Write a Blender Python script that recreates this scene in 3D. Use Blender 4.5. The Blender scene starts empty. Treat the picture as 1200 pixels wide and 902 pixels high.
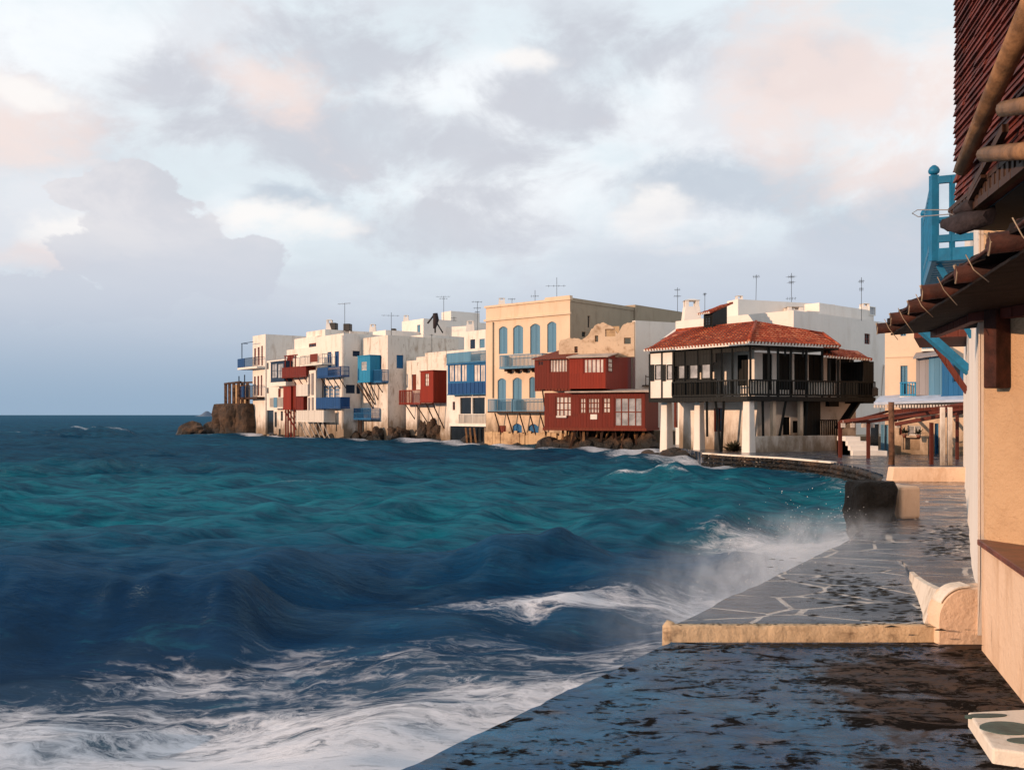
import bpy, math, random
import numpy as np
from mathutils import Vector, noise as mnoise
random.seed(7)
rng = np.random.RandomState(11)
scene = bpy.context.scene
COL = scene.collection
S = 1.25            # all coordinates below are in units of 1.25 m, scaled when a mesh is built
FPX = 1100.0        # focal length in pixels of the 1200 wide frame
HC = 2.35           # eye height above the sea
TER, PRO = 0.45, 0.58   # terrace and promenade levels

def Z(py, D): return HC + (486.0 - py) / FPX * D
def XX(px, D): return (px - 600.0) / FPX * D
def P(px, py, D): return Vector((XX(px, D), D, Z(py, D)))
def Z1(X, Y): return (200 + X / 5.305, 360 + Y / 5.306)
def Z2(X, Y): return (400 + X / 4.51, 330 + Y / 4.51)
def Z3(X, Y): return (550 + X / 4.1, 320 + Y / 4.1)
def Z4(X, Y): return (740 + X / 4.1, 330 + Y / 4.1)
def Z5(X, Y): return (900 + X / 3.608, 310 + Y / 3.608)
def Z9(X, Y): return (960 + X / 6.667, 460 + Y / 6.667)
def R(zf, x0, y0, x1, y1):
    a = zf(x0, y0); b = zf(x1, y1)
    return (a[0], a[1], b[0], b[1])

# ------------------------------------------------------------------ materials
MATS = {}
def new_mat(name):
    m = bpy.data.materials.new(name); m.use_nodes = True
    nt = m.node_tree
    for n in list(nt.nodes): nt.nodes.remove(n)
    out = nt.nodes.new('ShaderNodeOutputMaterial')
    bs = nt.nodes.new('ShaderNodeBsdfPrincipled')
    nt.links.new(bs.outputs[0], out.inputs[0])
    MATS[name] = m
    return m, nt, bs, out
class NT:
    def __init__(s, nt): s.nt = nt; s.L = nt.links
    def n(s, t, **k):
        nd = s.nt.nodes.new(t)
        for a, b in k.items(): setattr(nd, a, b)
        return nd
    def link(s, a, b): s.L.new(a, b)
    def sock(s, v, inp):
        if hasattr(v, 'links'): s.L.new(v, inp)
        else: inp.default_value = v
    def math(s, op, a, b=0.0, c=0.0, clamp=False):
        nd = s.n('ShaderNodeMath', operation=op, use_clamp=clamp)
        s.sock(a, nd.inputs[0]); s.sock(b, nd.inputs[1]); s.sock(c, nd.inputs[2])
        return nd.outputs[0]
    def vmath(s, op, a, b=(0, 0, 0)):
        nd = s.n('ShaderNodeVectorMath', operation=op)
        s.sock(a, nd.inputs[0]); s.sock(b, nd.inputs[1])
        return nd.outputs['Value'] if op in ('LENGTH', 'DOT_PRODUCT', 'DISTANCE') else nd.outputs[0]
    def noise(s, vec, scale, detail=4, rough=0.55, dist=0.0, col=False):
        nd = s.n('ShaderNodeTexNoise')
        if vec is not None: s.L.new(vec, nd.inputs['Vector'])
        nd.inputs['Scale'].default_value = scale; nd.inputs['Detail'].default_value = detail
        nd.inputs['Roughness'].default_value = rough; nd.inputs['Distortion'].default_value = dist
        return nd.outputs['Color'] if col else nd.outputs[0]
    def ramp(s, v, a, b, lo=0.0, hi=1.0, smooth=True):
        nd = s.n('ShaderNodeMapRange', interpolation_type='SMOOTHSTEP' if smooth else 'LINEAR')
        s.sock(v, nd.inputs[0]); nd.inputs[1].default_value = a; nd.inputs[2].default_value = b
        nd.inputs[3].default_value = lo; nd.inputs[4].default_value = hi
        return nd.outputs[0]
    def mix(s, f, a, b):
        nd = s.n('ShaderNodeMix', data_type='RGBA')
        s.sock(f, nd.inputs[0])
        for v, i in ((a, 6), (b, 7)):
            if hasattr(v, 'links'): s.L.new(v, nd.inputs[i])
            else: nd.inputs[i].default_value = (v[0], v[1], v[2], 1)
        return nd.outputs[2]
    def bump(s, h, strength, dist, normal=None):
        nd = s.n('ShaderNodeBump'); s.L.new(h, nd.inputs['Height'])
        nd.inputs['Strength'].default_value = strength; nd.inputs['Distance'].default_value = dist
        if normal is not None: s.L.new(normal, nd.inputs['Normal'])
        return nd.outputs[0]
    def pos(s): return s.n('ShaderNodeNewGeometry').outputs['Position']
    def uv(s): return s.n('ShaderNodeUVMap', uv_map='UVMap').outputs[0]
    def scale(s, v, k):
        nd = s.n('ShaderNodeMapping'); s.L.new(v, nd.inputs[0]); nd.inputs['Scale'].default_value = k
        return nd.outputs[0]
    def sep(s, v):
        nd = s.n('ShaderNodeSeparateXYZ'); s.L.new(v, nd.inputs[0]); return nd.outputs
    def comb(s, x, y, z):
        nd = s.n('ShaderNodeCombineXYZ')
        for v, i in ((x, 0), (y, 1), (z, 2)): s.sock(v, nd.inputs[i])
        return nd.outputs[0]

def plaster(name, base, stain, amount=0.35, bump=0.25, fine=9.0, damp=True, st=(1.3, 1.3, 0.34)):
    m, nt, bs, out = new_mat(name); k = NT(nt); p = k.pos()
    big = k.noise(p, 0.35, 5, 0.6)
    streak = k.noise(k.scale(p, st), 1.0, 5, 0.62, 0.4)
    mid = k.noise(p, 2.3, 5, 0.62)
    f = k.math('MULTIPLY', k.ramp(streak, 0.48, 0.78), amount * 1.3)
    f2 = k.math('MULTIPLY', k.ramp(mid, 0.55, 0.8), amount)
    f = k.math('MAXIMUM', f, f2)
    c = k.mix(k.ramp(big, 0.3, 0.7), [b * 0.93 for b in base], base)
    c = k.mix(f, c, stain)
    if damp:      # algae and flaked render just above the water line
        z = k.sep(p)[2]
        d = k.math('ADD', k.math('MULTIPLY', k.math('SUBTRACT', k.noise(k.scale(p, (1, 1, 0.45)), 0.9, 6, 0.7), 0.5), 6.0), z)
        c = k.mix(k.ramp(d, 0.4, 3.3, 0.9, 0.0), c, (0.16, 0.105, 0.06))
    nt.links.new(c, bs.inputs['Base Color'])
    bs.inputs['Roughness'].default_value = 0.9
    bs.inputs['Specular IOR Level'].default_value = 0.2
    h = k.math('ADD', k.noise(p, fine, 6, 0.65), k.math('MULTIPLY', k.noise(p, fine * 0.2, 3), 1.5))
    nt.links.new(k.bump(h, bump, 0.03), bs.inputs['Normal'])
    return m

def paint(name, base, worn, plank=0.22, horiz=False, wear=0.35, rough=0.6, groove=True):
    m, nt, bs, out = new_mat(name); k = NT(nt); p = k.pos(); uv = k.sep(k.uv())
    u = uv[1] if horiz else uv[0]
    t = k.math('FRACT', k.math('DIVIDE', u, plank))
    idx = k.math('FLOOR', k.math('DIVIDE', u, plank))
    wn = k.n('ShaderNodeTexWhiteNoise', noise_dimensions='1D'); nt.links.new(idx, wn.inputs['W'])
    n1 = k.noise(k.scale(p, (4, 4, 0.8) if not horiz else (0.8, 0.8, 5)), 1.6, 5, 0.65)
    f = k.math('MULTIPLY', k.ramp(n1, 0.5, 0.8), wear)
    c = k.mix(k.math('MULTIPLY', wn.outputs[0], 0.45), base, [b * 0.62 for b in base])
    c = k.mix(f, c, worn)
    nt.links.new(c, bs.inputs['Base Color'])
    bs.inputs['Roughness'].default_value = rough
    bs.inputs['Specular IOR Level'].default_value = 0.25
    if groove:
        g = k.ramp(k.math('ABSOLUTE', k.math('SUBTRACT', t, 0.5)), 0.40, 0.49, 1.0, 0.0)
        h = k.math('ADD', g, k.math('MULTIPLY', n1, 0.3))
    else: h = n1
    nt.links.new(k.bump(h, 0.7, 0.02), bs.inputs['Normal'])
    return m

def simple(name, base, rough=0.7, vary=0.3, nscale=3.0, bump=0.2, spec=0.3, metal=0.0, bdist=0.02):
    m, nt, bs, out = new_mat(name); k = NT(nt); p = k.pos()
    n1 = k.noise(p, nscale, 5, 0.6)
    c = k.mix(k.ramp(n1, 0.3, 0.72), [b * (1 - vary) for b in base], [min(1, b * (1 + vary)) for b in base])
    nt.links.new(c, bs.inputs['Base Color'])
    bs.inputs['Roughness'].default_value = rough; bs.inputs['Specular IOR Level'].default_value = spec
    bs.inputs['Metallic'].default_value = metal
    if bump: nt.links.new(k.bump(k.noise(p, nscale * 4, 5, 0.65), bump, bdist), bs.inputs['Normal'])
    return m

plaster('white_plaster', (0.78, 0.70, 0.625), (0.40, 0.28, 0.20), 0.42)
plaster('worn_plaster', (0.74, 0.655, 0.57), (0.28, 0.18, 0.11), 0.8, 0.5)
plaster('cream_plaster', (0.72, 0.54, 0.385), (0.50, 0.34, 0.20), 0.35)
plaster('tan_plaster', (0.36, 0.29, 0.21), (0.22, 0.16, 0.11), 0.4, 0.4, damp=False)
plaster('peach_plaster', (0.74, 0.55, 0.40), (0.5, 0.36, 0.26), 0.25)
plaster('rubble_plaster', (0.52, 0.35, 0.20), (0.24, 0.14, 0.08), 0.9, 1.0, 3.0, damp=False, st=(.8, .8, 1.0))
plaster('ruin_plaster', (0.66, 0.48, 0.33), (0.30, 0.18, 0.10), 0.95, 1.0, 3.5, damp=False, st=(.9, .9, .9))
plaster('clean_plaster', (0.78, 0.71, 0.645), (0.50, 0.40, 0.32), 0.28, damp=False)
plaster('stucco', (0.60, 0.385, 0.225), (0.42, 0.25, 0.14), 0.45, 1.0, 24.0, damp=False, st=(1.5, 1.5, .8))
plaster('smooth_stucco', (0.74, 0.53, 0.38), (0.48, 0.29, 0.17), 0.6, 0.6, 17.0, damp=False, st=(2.2, 2.2, .6))
plaster('kerb_white', (0.76, 0.67, 0.57), (0.30, 0.20, 0.12), 0.75, 0.5, 14.0, damp=False)
plaster('kerb_paint', (0.60, 0.43, 0.27), (0.12, 0.07, 0.04), 0.75, 0.7, 18.0, damp=False, st=(2.2, 4, 5))
paint('red_boards', (0.24, 0.020, 0.006), (0.07, 0.018, 0.012), 0.24)
paint('dark_red_boards', (0.155, 0.014, 0.005), (0.03, 0.01, 0.008), 0.24)
paint('brown_boards', (0.16, 0.024, 0.009), (0.09, 0.03, 0.018), 0.3)
paint('blue_boards', (0.014, 0.12, 0.28), (0.04, 0.16, 0.27), 0.24)
paint('deep_blue_boards', (0.008, 0.060, 0.19), (0.02, 0.09, 0.19), 0.24)
paint('pale_blue_boards', (0.018, 0.22, 0.40), (0.06, 0.28, 0.40), 0.24)
paint('soft_blue_boards', (0.10, 0.24, 0.36), (0.22, 0.32, 0.38), 0.24)
paint('navy_boards', (0.008, 0.03, 0.07), (0.02, 0.05, 0.08), 0.24)
paint('dark_timber', (0.0045, 0.005, 0.0045), (0.009, 0.007, 0.005), 0.25)
paint('brown_timber', (0.05, 0.022, 0.012), (0.09, 0.05, 0.03), 0.3)
paint('red_timber', (0.11, 0.022, 0.012), (0.06, 0.02, 0.014), 0.3)
paint('white_boards', (0.66, 0.60, 0.53), (0.4, 0.3, 0.22), 0.3)
paint('grey_boards', (0.30, 0.27, 0.27), (0.2, 0.17, 0.16), 0.3)
simple('white_paint', (0.74, 0.68, 0.60), 0.6, 0.08, 2)
simple('bright_blue_paint', (0.003, 0.125, 0.25), 0.5, 0.18, 6, 0.25, 0.3)
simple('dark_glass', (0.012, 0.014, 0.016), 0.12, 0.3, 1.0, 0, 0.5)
simple('pale_glass', (0.34, 0.33, 0.33), 0.18, 0.35, 1.6, 0, 0.5)
simple('curtain_glass', (0.62, 0.53, 0.46), 0.25, 0.25, 1.4, 0, 0.5)
simple('black_metal', (0.02, 0.018, 0.018), 0.5, 0.2, 3, 0, 0.4)
simple('grey_metal', (0.22, 0.20, 0.19), 0.5, 0.2, 3, 0, 0.4)
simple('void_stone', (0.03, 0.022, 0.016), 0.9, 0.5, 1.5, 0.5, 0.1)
simple('roof_sheet', (0.42, 0.33, 0.27), 0.7, 0.25, 1.2, 0.2)
simple('log_wood', (0.050, 0.014, 0.008), 0.7, 0.5, 7, 0.6, 0.25)
simple('pale_log', (0.23, 0.115, 0.05), 0.65, 0.45, 5, 0.5, 0.3)
simple('dark_reed', (0.014, 0.008, 0.006), 0.85, 0.5, 9, 0.6, 0.15)
simple('cord', (0.34, 0.25, 0.17), 0.8, 0.3, 9, 0, 0.2)
simple('sill_wood', (0.16, 0.045, 0.022), 0.45, 0.4, 5, 0.4, 0.4)
simple('canvas', (0.03, 0.022, 0.024), 0.8, 0.4, 12, 0.5, 0.2)
simple('green_slate', (0.045, 0.085, 0.075), 0.5, 0.35, 6, 0.3, 0.4)
simple('dark_leaf', (0.035, 0.032, 0.016), 0.7, 0.6, 9, 0, 0.3)
simple('weed', (0.008, 0.006, 0.004), 0.6, 0.5, 9, 0.4, 0.3)
simple('speckled_post', (0.12, 0.06, 0.035), 0.85, 0.8, 2.2, 0.6)
simple('awning_sheet', (0.45, 0.5, 0.6), 0.5, 0.15, 2)

def rock_mat():
    m, nt, bs, out = new_mat('rock'); k = NT(nt); p = k.pos()
    n1 = k.noise(p, 0.7, 7, 0.68); n2 = k.noise(k.scale(p, (1, 1, 2.2)), 2.4, 6, 0.7)
    c = k.mix(k.ramp(n1, 0.32, 0.68), (0.020, 0.012, 0.008), (0.115, 0.062, 0.033))
    c = k.mix(k.ramp(n2, 0.5, 0.75), c, (0.03, 0.02, 0.013))
    z = k.sep(p)[2]
    wet = k.ramp(k.math('ADD', z, k.math('MULTIPLY', k.math('SUBTRACT', n1, 0.5), 2.5)), 0.2, 1.1, 1.0, 0.0)
    c = k.mix(wet, c, (0.012, 0.010, 0.008))
    nt.links.new(c, bs.inputs['Base Color'])
    nt.links.new(k.ramp(wet, 0, 1, 0.9, 0.45), bs.inputs['Roughness'])
    h = k.math('ADD', n1, k.math('MULTIPLY', n2, 0.5))
    nt.links.new(k.bump(h, 1.0, 0.45), bs.inputs['Normal'])
rock_mat()

def tile_mat():
    m, nt, bs, out = new_mat('roof_tile'); k = NT(nt); p = k.pos(); uv = k.sep(k.uv())
    cell = k.comb(k.math('FLOOR', k.math('DIVIDE', uv[0], 0.30)), k.math('FLOOR', k.math('DIVIDE', uv[1], 0.42)), 0.0)
    wn = k.n('ShaderNodeTexWhiteNoise', noise_dimensions='2D'); nt.links.new(cell, wn.inputs['Vector'])
    c = k.mix(wn.outputs[0], (0.20, 0.028, 0.010), (0.46, 0.085, 0.030))
    c = k.mix(k.math('MULTIPLY', k.ramp(k.noise(p, 1.4, 6, 0.7), 0.48, 0.75), 0.6), c, (0.07, 0.022, 0.014))
    c = k.mix(k.ramp(wn.outputs[0], 0.86, 0.90, 0.0, 0.7), c, (0.55, 0.22, 0.11))
    nt.links.new(c, bs.inputs['Base Color']); bs.inputs['Roughness'].default_value = 0.8
    bs.inputs['Specular IOR Level'].default_value = 0.2
    nt.links.new(k.bump(k.noise(p, 12, 4), 0.4, 0.02), bs.inputs['Normal'])
tile_mat()

# ------------------------------------------------------------------ mesh building
class MB:
    def __init__(s): s.v = []; s.f = []; s.sm = []
    def add(s, pts): 
        b = len(s.v); s.v.extend([tuple(p) for p in pts]); return b
    def face(s, idx, sm=False): s.f.append(tuple(idx)); s.sm.append(sm)
    def quad(s, a, b, c, d): i = s.add([a, b, c, d]); s.face((i, i+1, i+2, i+3))
    def poly(s, pts): i = s.add(pts); s.face(range(i, i+len(pts)))
    def hexa(s, q):       # 8 points: bottom 4 (ccw seen from above), top 4
        i = s.add(q)
        for f in ((3,2,1,0), (4,5,6,7), (0,1,5,4), (1,2,6,5), (2,3,7,6), (3,0,4,7)):
            s.face([i+j for j in f])
    def box(s, c, e1, e2, e3):  # centre, half vectors
        c = Vector(c); e1 = Vector(e1); e2 = Vector(e2); e3 = Vector(e3)
        q = [c-e1-e2-e3, c+e1-e2-e3, c+e1+e2-e3, c-e1+e2-e3, c-e1-e2+e3, c+e1-e2+e3, c+e1+e2+e3, c-e1+e2+e3]
        if e1.cross(e2).dot(e3) < 0: q = [q[3], q[2], q[1], q[0], q[7], q[6], q[5], q[4]]
        s.hexa(q)
    def bar(s, a, b, w, h=None, up=(0, 0, 1)):
        a = Vector(a); b = Vector(b); h = h or w
        d = (b - a); l = d.length; d.normalize(); up = Vector(up)
        if abs(d.dot(up)) > 0.95: up = Vector((1, 0, 0)) if abs(d.x) < 0.9 else Vector((0, 1, 0))
        sd = d.cross(up).normalized(); u2 = sd.cross(d).normalized()
        s.box((a + b) / 2, d * l / 2, sd * w / 2, u2 * h / 2)
    def tube(s, pts, r, n=8, cap=True, wob=0.0):
        pts = [Vector(p) for p in pts]; rs = r if isinstance(r, (list, tuple)) else [r] * len(pts)
        rings = []
        for j, p in enumerate(pts):
            d = (pts[min(j+1, len(pts)-1)] - pts[max(j-1, 0)]).normalized()
            up = Vector((0, 0, 1)) if abs(d.z) < 0.9 else Vector((1, 0, 0))
            a = d.cross(up).normalized(); b = d.cross(a).normalized()
            rings.append(s.add([p + (a*math.cos(t) + b*math.sin(t)) * rs[j] * (1 + wob*random.uniform(-1, 1)) for t in [2*math.pi*i/n for i in range(n)]]))
        for j in range(len(pts)-1):
            for i in range(n):
                s.face((rings[j]+i, rings[j]+(i+1) % n, rings[j+1]+(i+1) % n, rings[j+1]+i), True)
        if cap:
            s.face([rings[0]+i for i in range(n)]); s.face([rings[-1]+i for i in reversed(range(n))])
    def build(s, name, mat, parent=None, bevel=0.0, recalc=True):
        me = bpy.data.meshes.new(name)
        base = Vector(parent['_base']) if parent is not None and '_base' in parent else Vector((0, 0, 0))
        V = [((p[0]) * S, (p[1]) * S, (p[2]) * S) for p in s.v]
        off = Vector((0, 0, 0))
        ob = bpy.data.objects.new(name, me)
        if parent is None:
            xs = [p[0] for p in V]; ys = [p[1] for p in V]; zs = [p[2] for p in V]
            off = Vector(((min(xs)+max(xs))/2, (min(ys)+max(ys))/2, min(zs)))
            ob.location = off
            ob['_base'] = tuple(off)
        else:
            off = Vector(parent['_base'])
        me.from_pydata([(a-off.x, b-off.y, c-off.z) for a, b, c in V], [], s.f)
        me.polygons.foreach_set('use_smooth', s.sm)
        if recalc:
            import bmesh
            bm = bmesh.new(); bm.from_mesh(me); bmesh.ops.recalc_face_normals(bm, faces=bm.faces); bm.to_mesh(me); bm.free()
        uvl = me.uv_layers.new(name='UVMap')
        uvs = np.zeros(len(me.loops) * 2, dtype=np.float32)
        ox, oy, oz = off
        for pl in me.polygons:
            nx, ny, nz = pl.normal
            if abs(nz) > 0.75:
                for li in pl.loop_indices:
                    c = me.vertices[me.loops[li].vertex_index].co; uvs[2*li] = c.x+ox; uvs[2*li+1] = c.y+oy
            else:
                l = math.hypot(nx, ny) or 1; tx, ty = -ny/l, nx/l
                for li in pl.loop_indices:
                    c = me.vertices[me.loops[li].vertex_index].co
                    uvs[2*li] = (c.x+ox)*tx + (c.y+oy)*ty; uvs[2*li+1] = c.z+oz
        uvl.data.foreach_set('uv', uvs)
        me.materials.append(MATS[mat])
        COL.objects.link(ob)
        if parent is not None:
            ob.parent = parent; ob['_base'] = tuple(off)
        if bevel:
            md = ob.modifiers.new('bevel', 'BEVEL'); md.width = bevel*S; md.segments = 2; md.limit_method = 'ANGLE'
        return ob

ALL_TOP = []
def tag(o, label, cat, group=None):
    o['label'] = label; o['category'] = cat
    if group: o['group'] = group
    return o
def thing(name, p, label, cat, group=None):
    o = bpy.data.objects.new(name, None); COL.objects.link(o)
    o.empty_display_size = 0.3
    o.location = Vector(p) * S; o['_base'] = tuple(Vector(p) * S)
    return tag(o, label, cat, group)
def struct(o, kind='structure'):
    o['kind'] = kind; return o

def rock_blob(mb, c, r, seed, sub=3, amp=0.35, freq=1.1, sq=1.0):
    import bmesh
    bm = bmesh.new(); bmesh.ops.create_icosphere(bm, subdivisions=sub, radius=1.0)
    b = len(mb.v); so = Vector((seed * 13.7, seed * 7.1, seed * 3.3))
    for v in bm.verts:
        d = v.co.normalized()
        if sq != 1.0: d = Vector([math.copysign(abs(t)**sq, t) for t in d])
        q = Vector((d.x * r[0], d.y * r[1], d.z * r[2]))
        nn = mnoise.fractal(q * freq + so, 1.0, 2.0, 5)
        cr = abs(mnoise.noise(q * freq * 1.7 + so))
        k = 1 + amp * nn - 0.25 * amp * cr
        q = q * k
        mb.v.append((c[0] + q.x, c[1] + q.y, c[2] + q.z))
    for f in bm.faces: mb.face([b + v.index for v in f.verts], False)
    bm.free()
# ------------------------------------------------------------------ camera, sun, sky
cam = bpy.data.cameras.new('camera'); co = bpy.data.objects.new('camera', cam); COL.objects.link(co)
cam.sensor_width = 36; cam.lens = 36 * FPX / 1200; cam.shift_y = 35 / 1200
cam.clip_start = 0.1; cam.clip_end = 20000
co.location = (0, 0, HC * S); co.rotation_euler = (math.pi / 2, 0, 0)
scene.camera = co
SUN_EL = math.radians(10.0); SX, SY = -0.89, -0.45
_l = math.hypot(SX, SY); SX /= _l; SY /= _l
sd = Vector((SX * math.cos(SUN_EL), SY * math.cos(SUN_EL), math.sin(SUN_EL)))
sl = bpy.data.lights.new('sun', 'SUN'); sl.energy = 4.0; sl.angle = math.radians(0.6); sl.color = (1.0, 0.66, 0.43)
so = bpy.data.objects.new('sun', sl); COL.objects.link(so); so.rotation_euler = sd.to_track_quat('Z', 'Y').to_euler()
so.location = (-20, -10, 30)

w = bpy.data.worlds.new('World'); scene.world = w; w.use_nodes = True
nt = w.node_tree
for n in list(nt.nodes): nt.nodes.remove(n)
k = NT(nt)
wo = k.n('ShaderNodeOutputWorld'); bg = k.n('ShaderNodeBackground'); k.link(bg.outputs[0], wo.inputs[0])
bg.inputs['Strength'].default_value = 0.1
sky = k.n('ShaderNodeTexSky', sky_type='NISHITA', sun_disc=False)
sky.sun_elevation = SUN_EL; sky.sun_rotation = math.atan2(SX, SY) % (2 * math.pi)
sky.altitude = 0; sky.air_density = 1.0; sky.dust_density = 1.5; sky.ozone_density = 1.5
gen = k.n('ShaderNodeTexCoord').outputs['Generated']
d3 = k.sep(gen)
az = k.math('MULTIPLY', k.math('ARCTAN2', d3[0], d3[1]), 57.2958)
el = k.math('MULTIPLY', k.math('ARCSINE', d3[2]), 57.2958)
ae = k.comb(az, el, 0.0)
def aepx(px, py):
    a = math.atan2(px - 600, FPX); e = math.atan((486 - py) / FPX * math.cos(a))
    return math.degrees(a), math.degrees(e)
# cloud noise lives on a plane high above the sea, so clouds crowd together towards the horizon
den = k.math('ADD', k.math('MAXIMUM', d3[2], 0.0), 0.16)
cp = k.comb(k.math('DIVIDE', d3[0], den), k.math('DIVIDE', d3[1], den), 0.0)
warp = k.vmath('MULTIPLY', k.vmath('SUBTRACT', k.noise(k.scale(ae, (.09, .13, 1)), 1.0, 5, 0.6, 0.0, True), (.5, .5, .5)), (9, 6, 0))
aew = k.vmath('ADD', ae, warp)
def blob(px, py, rx, ry):
    a, e = aepx(px, py); sx = rx / FPX * 57.3 * 1.0; sy = ry / FPX * 57.3
    v = k.vmath('MULTIPLY', k.vmath('SUBTRACT', aew, (a, e, 0)), (1 / sx, 1 / sy, 0))
    return k.ramp(k.vmath('LENGTH', v), 1.9, 0.0)
def many(lst):
    r = None
    for b in lst:
        q = blob(*b); r = q if r is None else k.math('MAXIMUM', r, q)
    return r
nf = k.noise(k.scale(ae, (.10, .16, 1)), 1.0, 7, 0.60, 0.3)
nb = k.noise(cp, 0.75, 7, 0.58, 0.2)
nl = k.noise(k.scale(ae, (.035, .06, 1)), 1.0, 3, 0.5)
def soft(m, wgt, lo, hi): # mask shaped by noise
    return k.ramp(k.math('ADD', m, k.math('MULTIPLY', k.math('SUBTRACT', nf, 0.5), wgt)), lo, hi)
SC = 10.0
def C(r, g, b): return (r * SC, g * SC, b * SC)
# thin bright veil over the blue
veil = k.ramp(k.math('ADD', nb, k.math('MULTIPLY', nf, 0.6)), 0.55, 0.95, 0.84, 0.98)
col = k.mix(veil, sky.outputs[0], C(0.83, 0.915, 0.97))
pale = many([(90, 60, 230, 90), (120, 280, 200, 70), (560, 120, 120, 70), (600, 230, 180, 70), (780, 250, 110, 60), (1080, 130, 90, 100), (800, 130, 130, 70)])
col = k.mix(k.math('MULTIPLY', soft(pale, 2.0, 0.25, 1.0), 0.9), col, C(0.97, 1.0, 1.03))
# general grey broken cloud
nd = k.noise(k.scale(ae, (.16, .25, 1)), 1.0, 9, 0.62, 0.5)
nf = k.math('ADD', k.math('MULTIPLY', nf, 0.65), k.math('MULTIPLY', nd, 0.38))
gen_c = k.ramp(k.math('ADD', k.math('MULTIPLY', nf, 0.75), k.math('MULTIPLY', nl, 0.5)), 0.58, 0.70)
col = k.mix(k.math('MULTIPLY', gen_c, 0.50), col, C(0.655, 0.675, 0.74))
grey = many([(190, 120, 130, 50), (420, 60, 110, 50), (400, 160, 140, 60), (560, 190, 110, 60), (700, 60, 120, 55), (640, 130, 80, 50), (520, 270, 140, 50)])
col = k.mix(k.math('MULTIPLY', soft(grey, 3.4, 0.35, 1.05), 0.72), col, C(0.565, 0.585, 0.655))
blueg = many([(880, 215, 170, 45), (1050, 260, 120, 50), (330, 240, 60, 18), (960, 60, 60, 30)])
col = k.mix(k.math('MULTIPLY', soft(blueg, 3.0, 0.3, 1.0), 0.8), col, C(0.53, 0.60, 0.69))
# warm lit cloud tops
warm = many([(985, 60, 90, 110), (930, 140, 70, 80), (1010, 180, 80, 50), (40, 130, 90, 45), (335, 95, 70, 28), (20, 170, 60, 30), (1090, 110, 50, 90), (25, 315, 90, 16)])
col = k.mix(k.math('MULTIPLY', soft(warm, 3.6, 0.25, 1.25), 0.80), col, C(0.95, 0.79, 0.74))
wh = many([(612, 66, 60, 20), (745, 255, 50, 38), (790, 290, 60, 12), (345, 270, 70, 30), (100, 292, 70, 22), (290, 262, 40, 26), (45, 100, 50, 16)])
col = k.mix(k.math('MULTIPLY', soft(wh, 3.0, 0.35, 1.0), 0.85), col, C(1.0, 0.97, 0.95))
# heaped cumulus on the left and the low bank over the horizon
cum = many([(185, 235, 45, 42), (130, 245, 38, 20), (185, 280, 60, 36), (150, 320, 90, 30), (255, 315, 85, 30), (60, 350, 110, 26)])
cumm = k.ramp(k.math('ADD', cum, k.math('MULTIPLY', k.math('SUBTRACT', nf, 0.5), 2.2)), 0.47, 0.58)
col = k.mix(k.math('MULTIPLY', cumm, 0.80), col, k.mix(k.ramp(el, 6, 13), C(0.62, 0.65, 0.725), k.mix(k.ramp(nf, 0.42, 0.62), C(0.63, 0.635, 0.695), C(0.80, 0.775, 0.80))))
eb = k.math('ADD', el, k.math('MULTIPLY', k.math('SUBTRACT', k.noise(k.scale(ae, (.06, .2, 1)), 1.0, 6, 0.6), 0.5), 9.0))
bank = k.ramp(eb, 4.5, 11.5, 1.0, 0.0)
bcol = k.mix(k.ramp(el, 0.0, 8.0), C(0.285, 0.41, 0.56), C(0.60, 0.645, 0.735))
col = k.mix(k.math('MULTIPLY', bank, 0.93), col, bcol)
right = k.math('MULTIPLY', k.ramp(eb, 7.0, 13.5, 1.0, 0.0), k.ramp(az, -8, 8))
col = k.mix(k.math('MULTIPLY', right, 0.75), col, k.mix(k.ramp(el, 3, 11), C(0.50, 0.58, 0.70), C(0.63, 0.67, 0.755)))
k.link(col, bg.inputs['Color'])
scene.view_settings.view_transform = 'Standard'; scene.view_settings.look = 'None'
scene.view_settings.exposure = 0.0; scene.view_settings.gamma = 1.0
scene.view_settings.use_curve_mapping = False
scene.cycles.max_bounces = 6; scene.cycles.diffuse_bounces = 3; scene.cycles.glossy_bounces = 3
scene.cycles.transparent_max_bounces = 8; scene.cycles.volume_bounces = 1
scene.cycles.use_denoising = True

# ------------------------------------------------------------------ sea
def smooth(a, b, x):
    t = np.clip((x - a) / (b - a), 0, 1); return t * t * (3 - 2 * t)
def vnoise(x, y, seed=0):
    xi = np.floor(x).astype(np.int64); yi = np.floor(y).astype(np.int64)
    fx = x - xi; fy = y - yi; fx = fx*fx*(3-2*fx); fy = fy*fy*(3-2*fy)
    def h(a, b):
        n = (a * 374761393 + b * 668265263 + seed * 144665) & 0x7fffffff
        n = ((n ^ (n >> 13)) * 1274126177) & 0x7fffffff
        return ((n ^ (n >> 16)) & 0xffff) / 65535.0
    return (h(xi, yi)*(1-fx) + h(xi+1, yi)*fx)*(1-fy) + (h(xi, yi+1)*(1-fx) + h(xi+1, yi+1)*fx)*fy
def fbm(x, y, o=4, seed=0):
    r = 0; a = 0.5
    for i in range(o): r = r + a * vnoise(x, y, seed + i); x = x * 2.03 + 7.3; y = y * 2.03 + 3.1; a *= 0.5
    return r / (1 - 0.5 ** o)
def seg_d(x, y, pts):
    r = np.full(x.shape, 1e9); tpar = np.zeros(x.shape)
    acc = 0
    for (ax, ay), (bx, by) in zip(pts[:-1], pts[1:]):
        dx, dy = bx-ax, by-ay; l2 = dx*dx+dy*dy
        t = np.clip(((x-ax)*dx+(y-ay)*dy)/l2, 0, 1)
        d = np.hypot(x-ax-t*dx, y-ay-t*dy)
        m = d < r; r = np.where(m, d, r); tpar = np.where(m, acc+t, tpar); acc += 1
    return r, tpar
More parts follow.
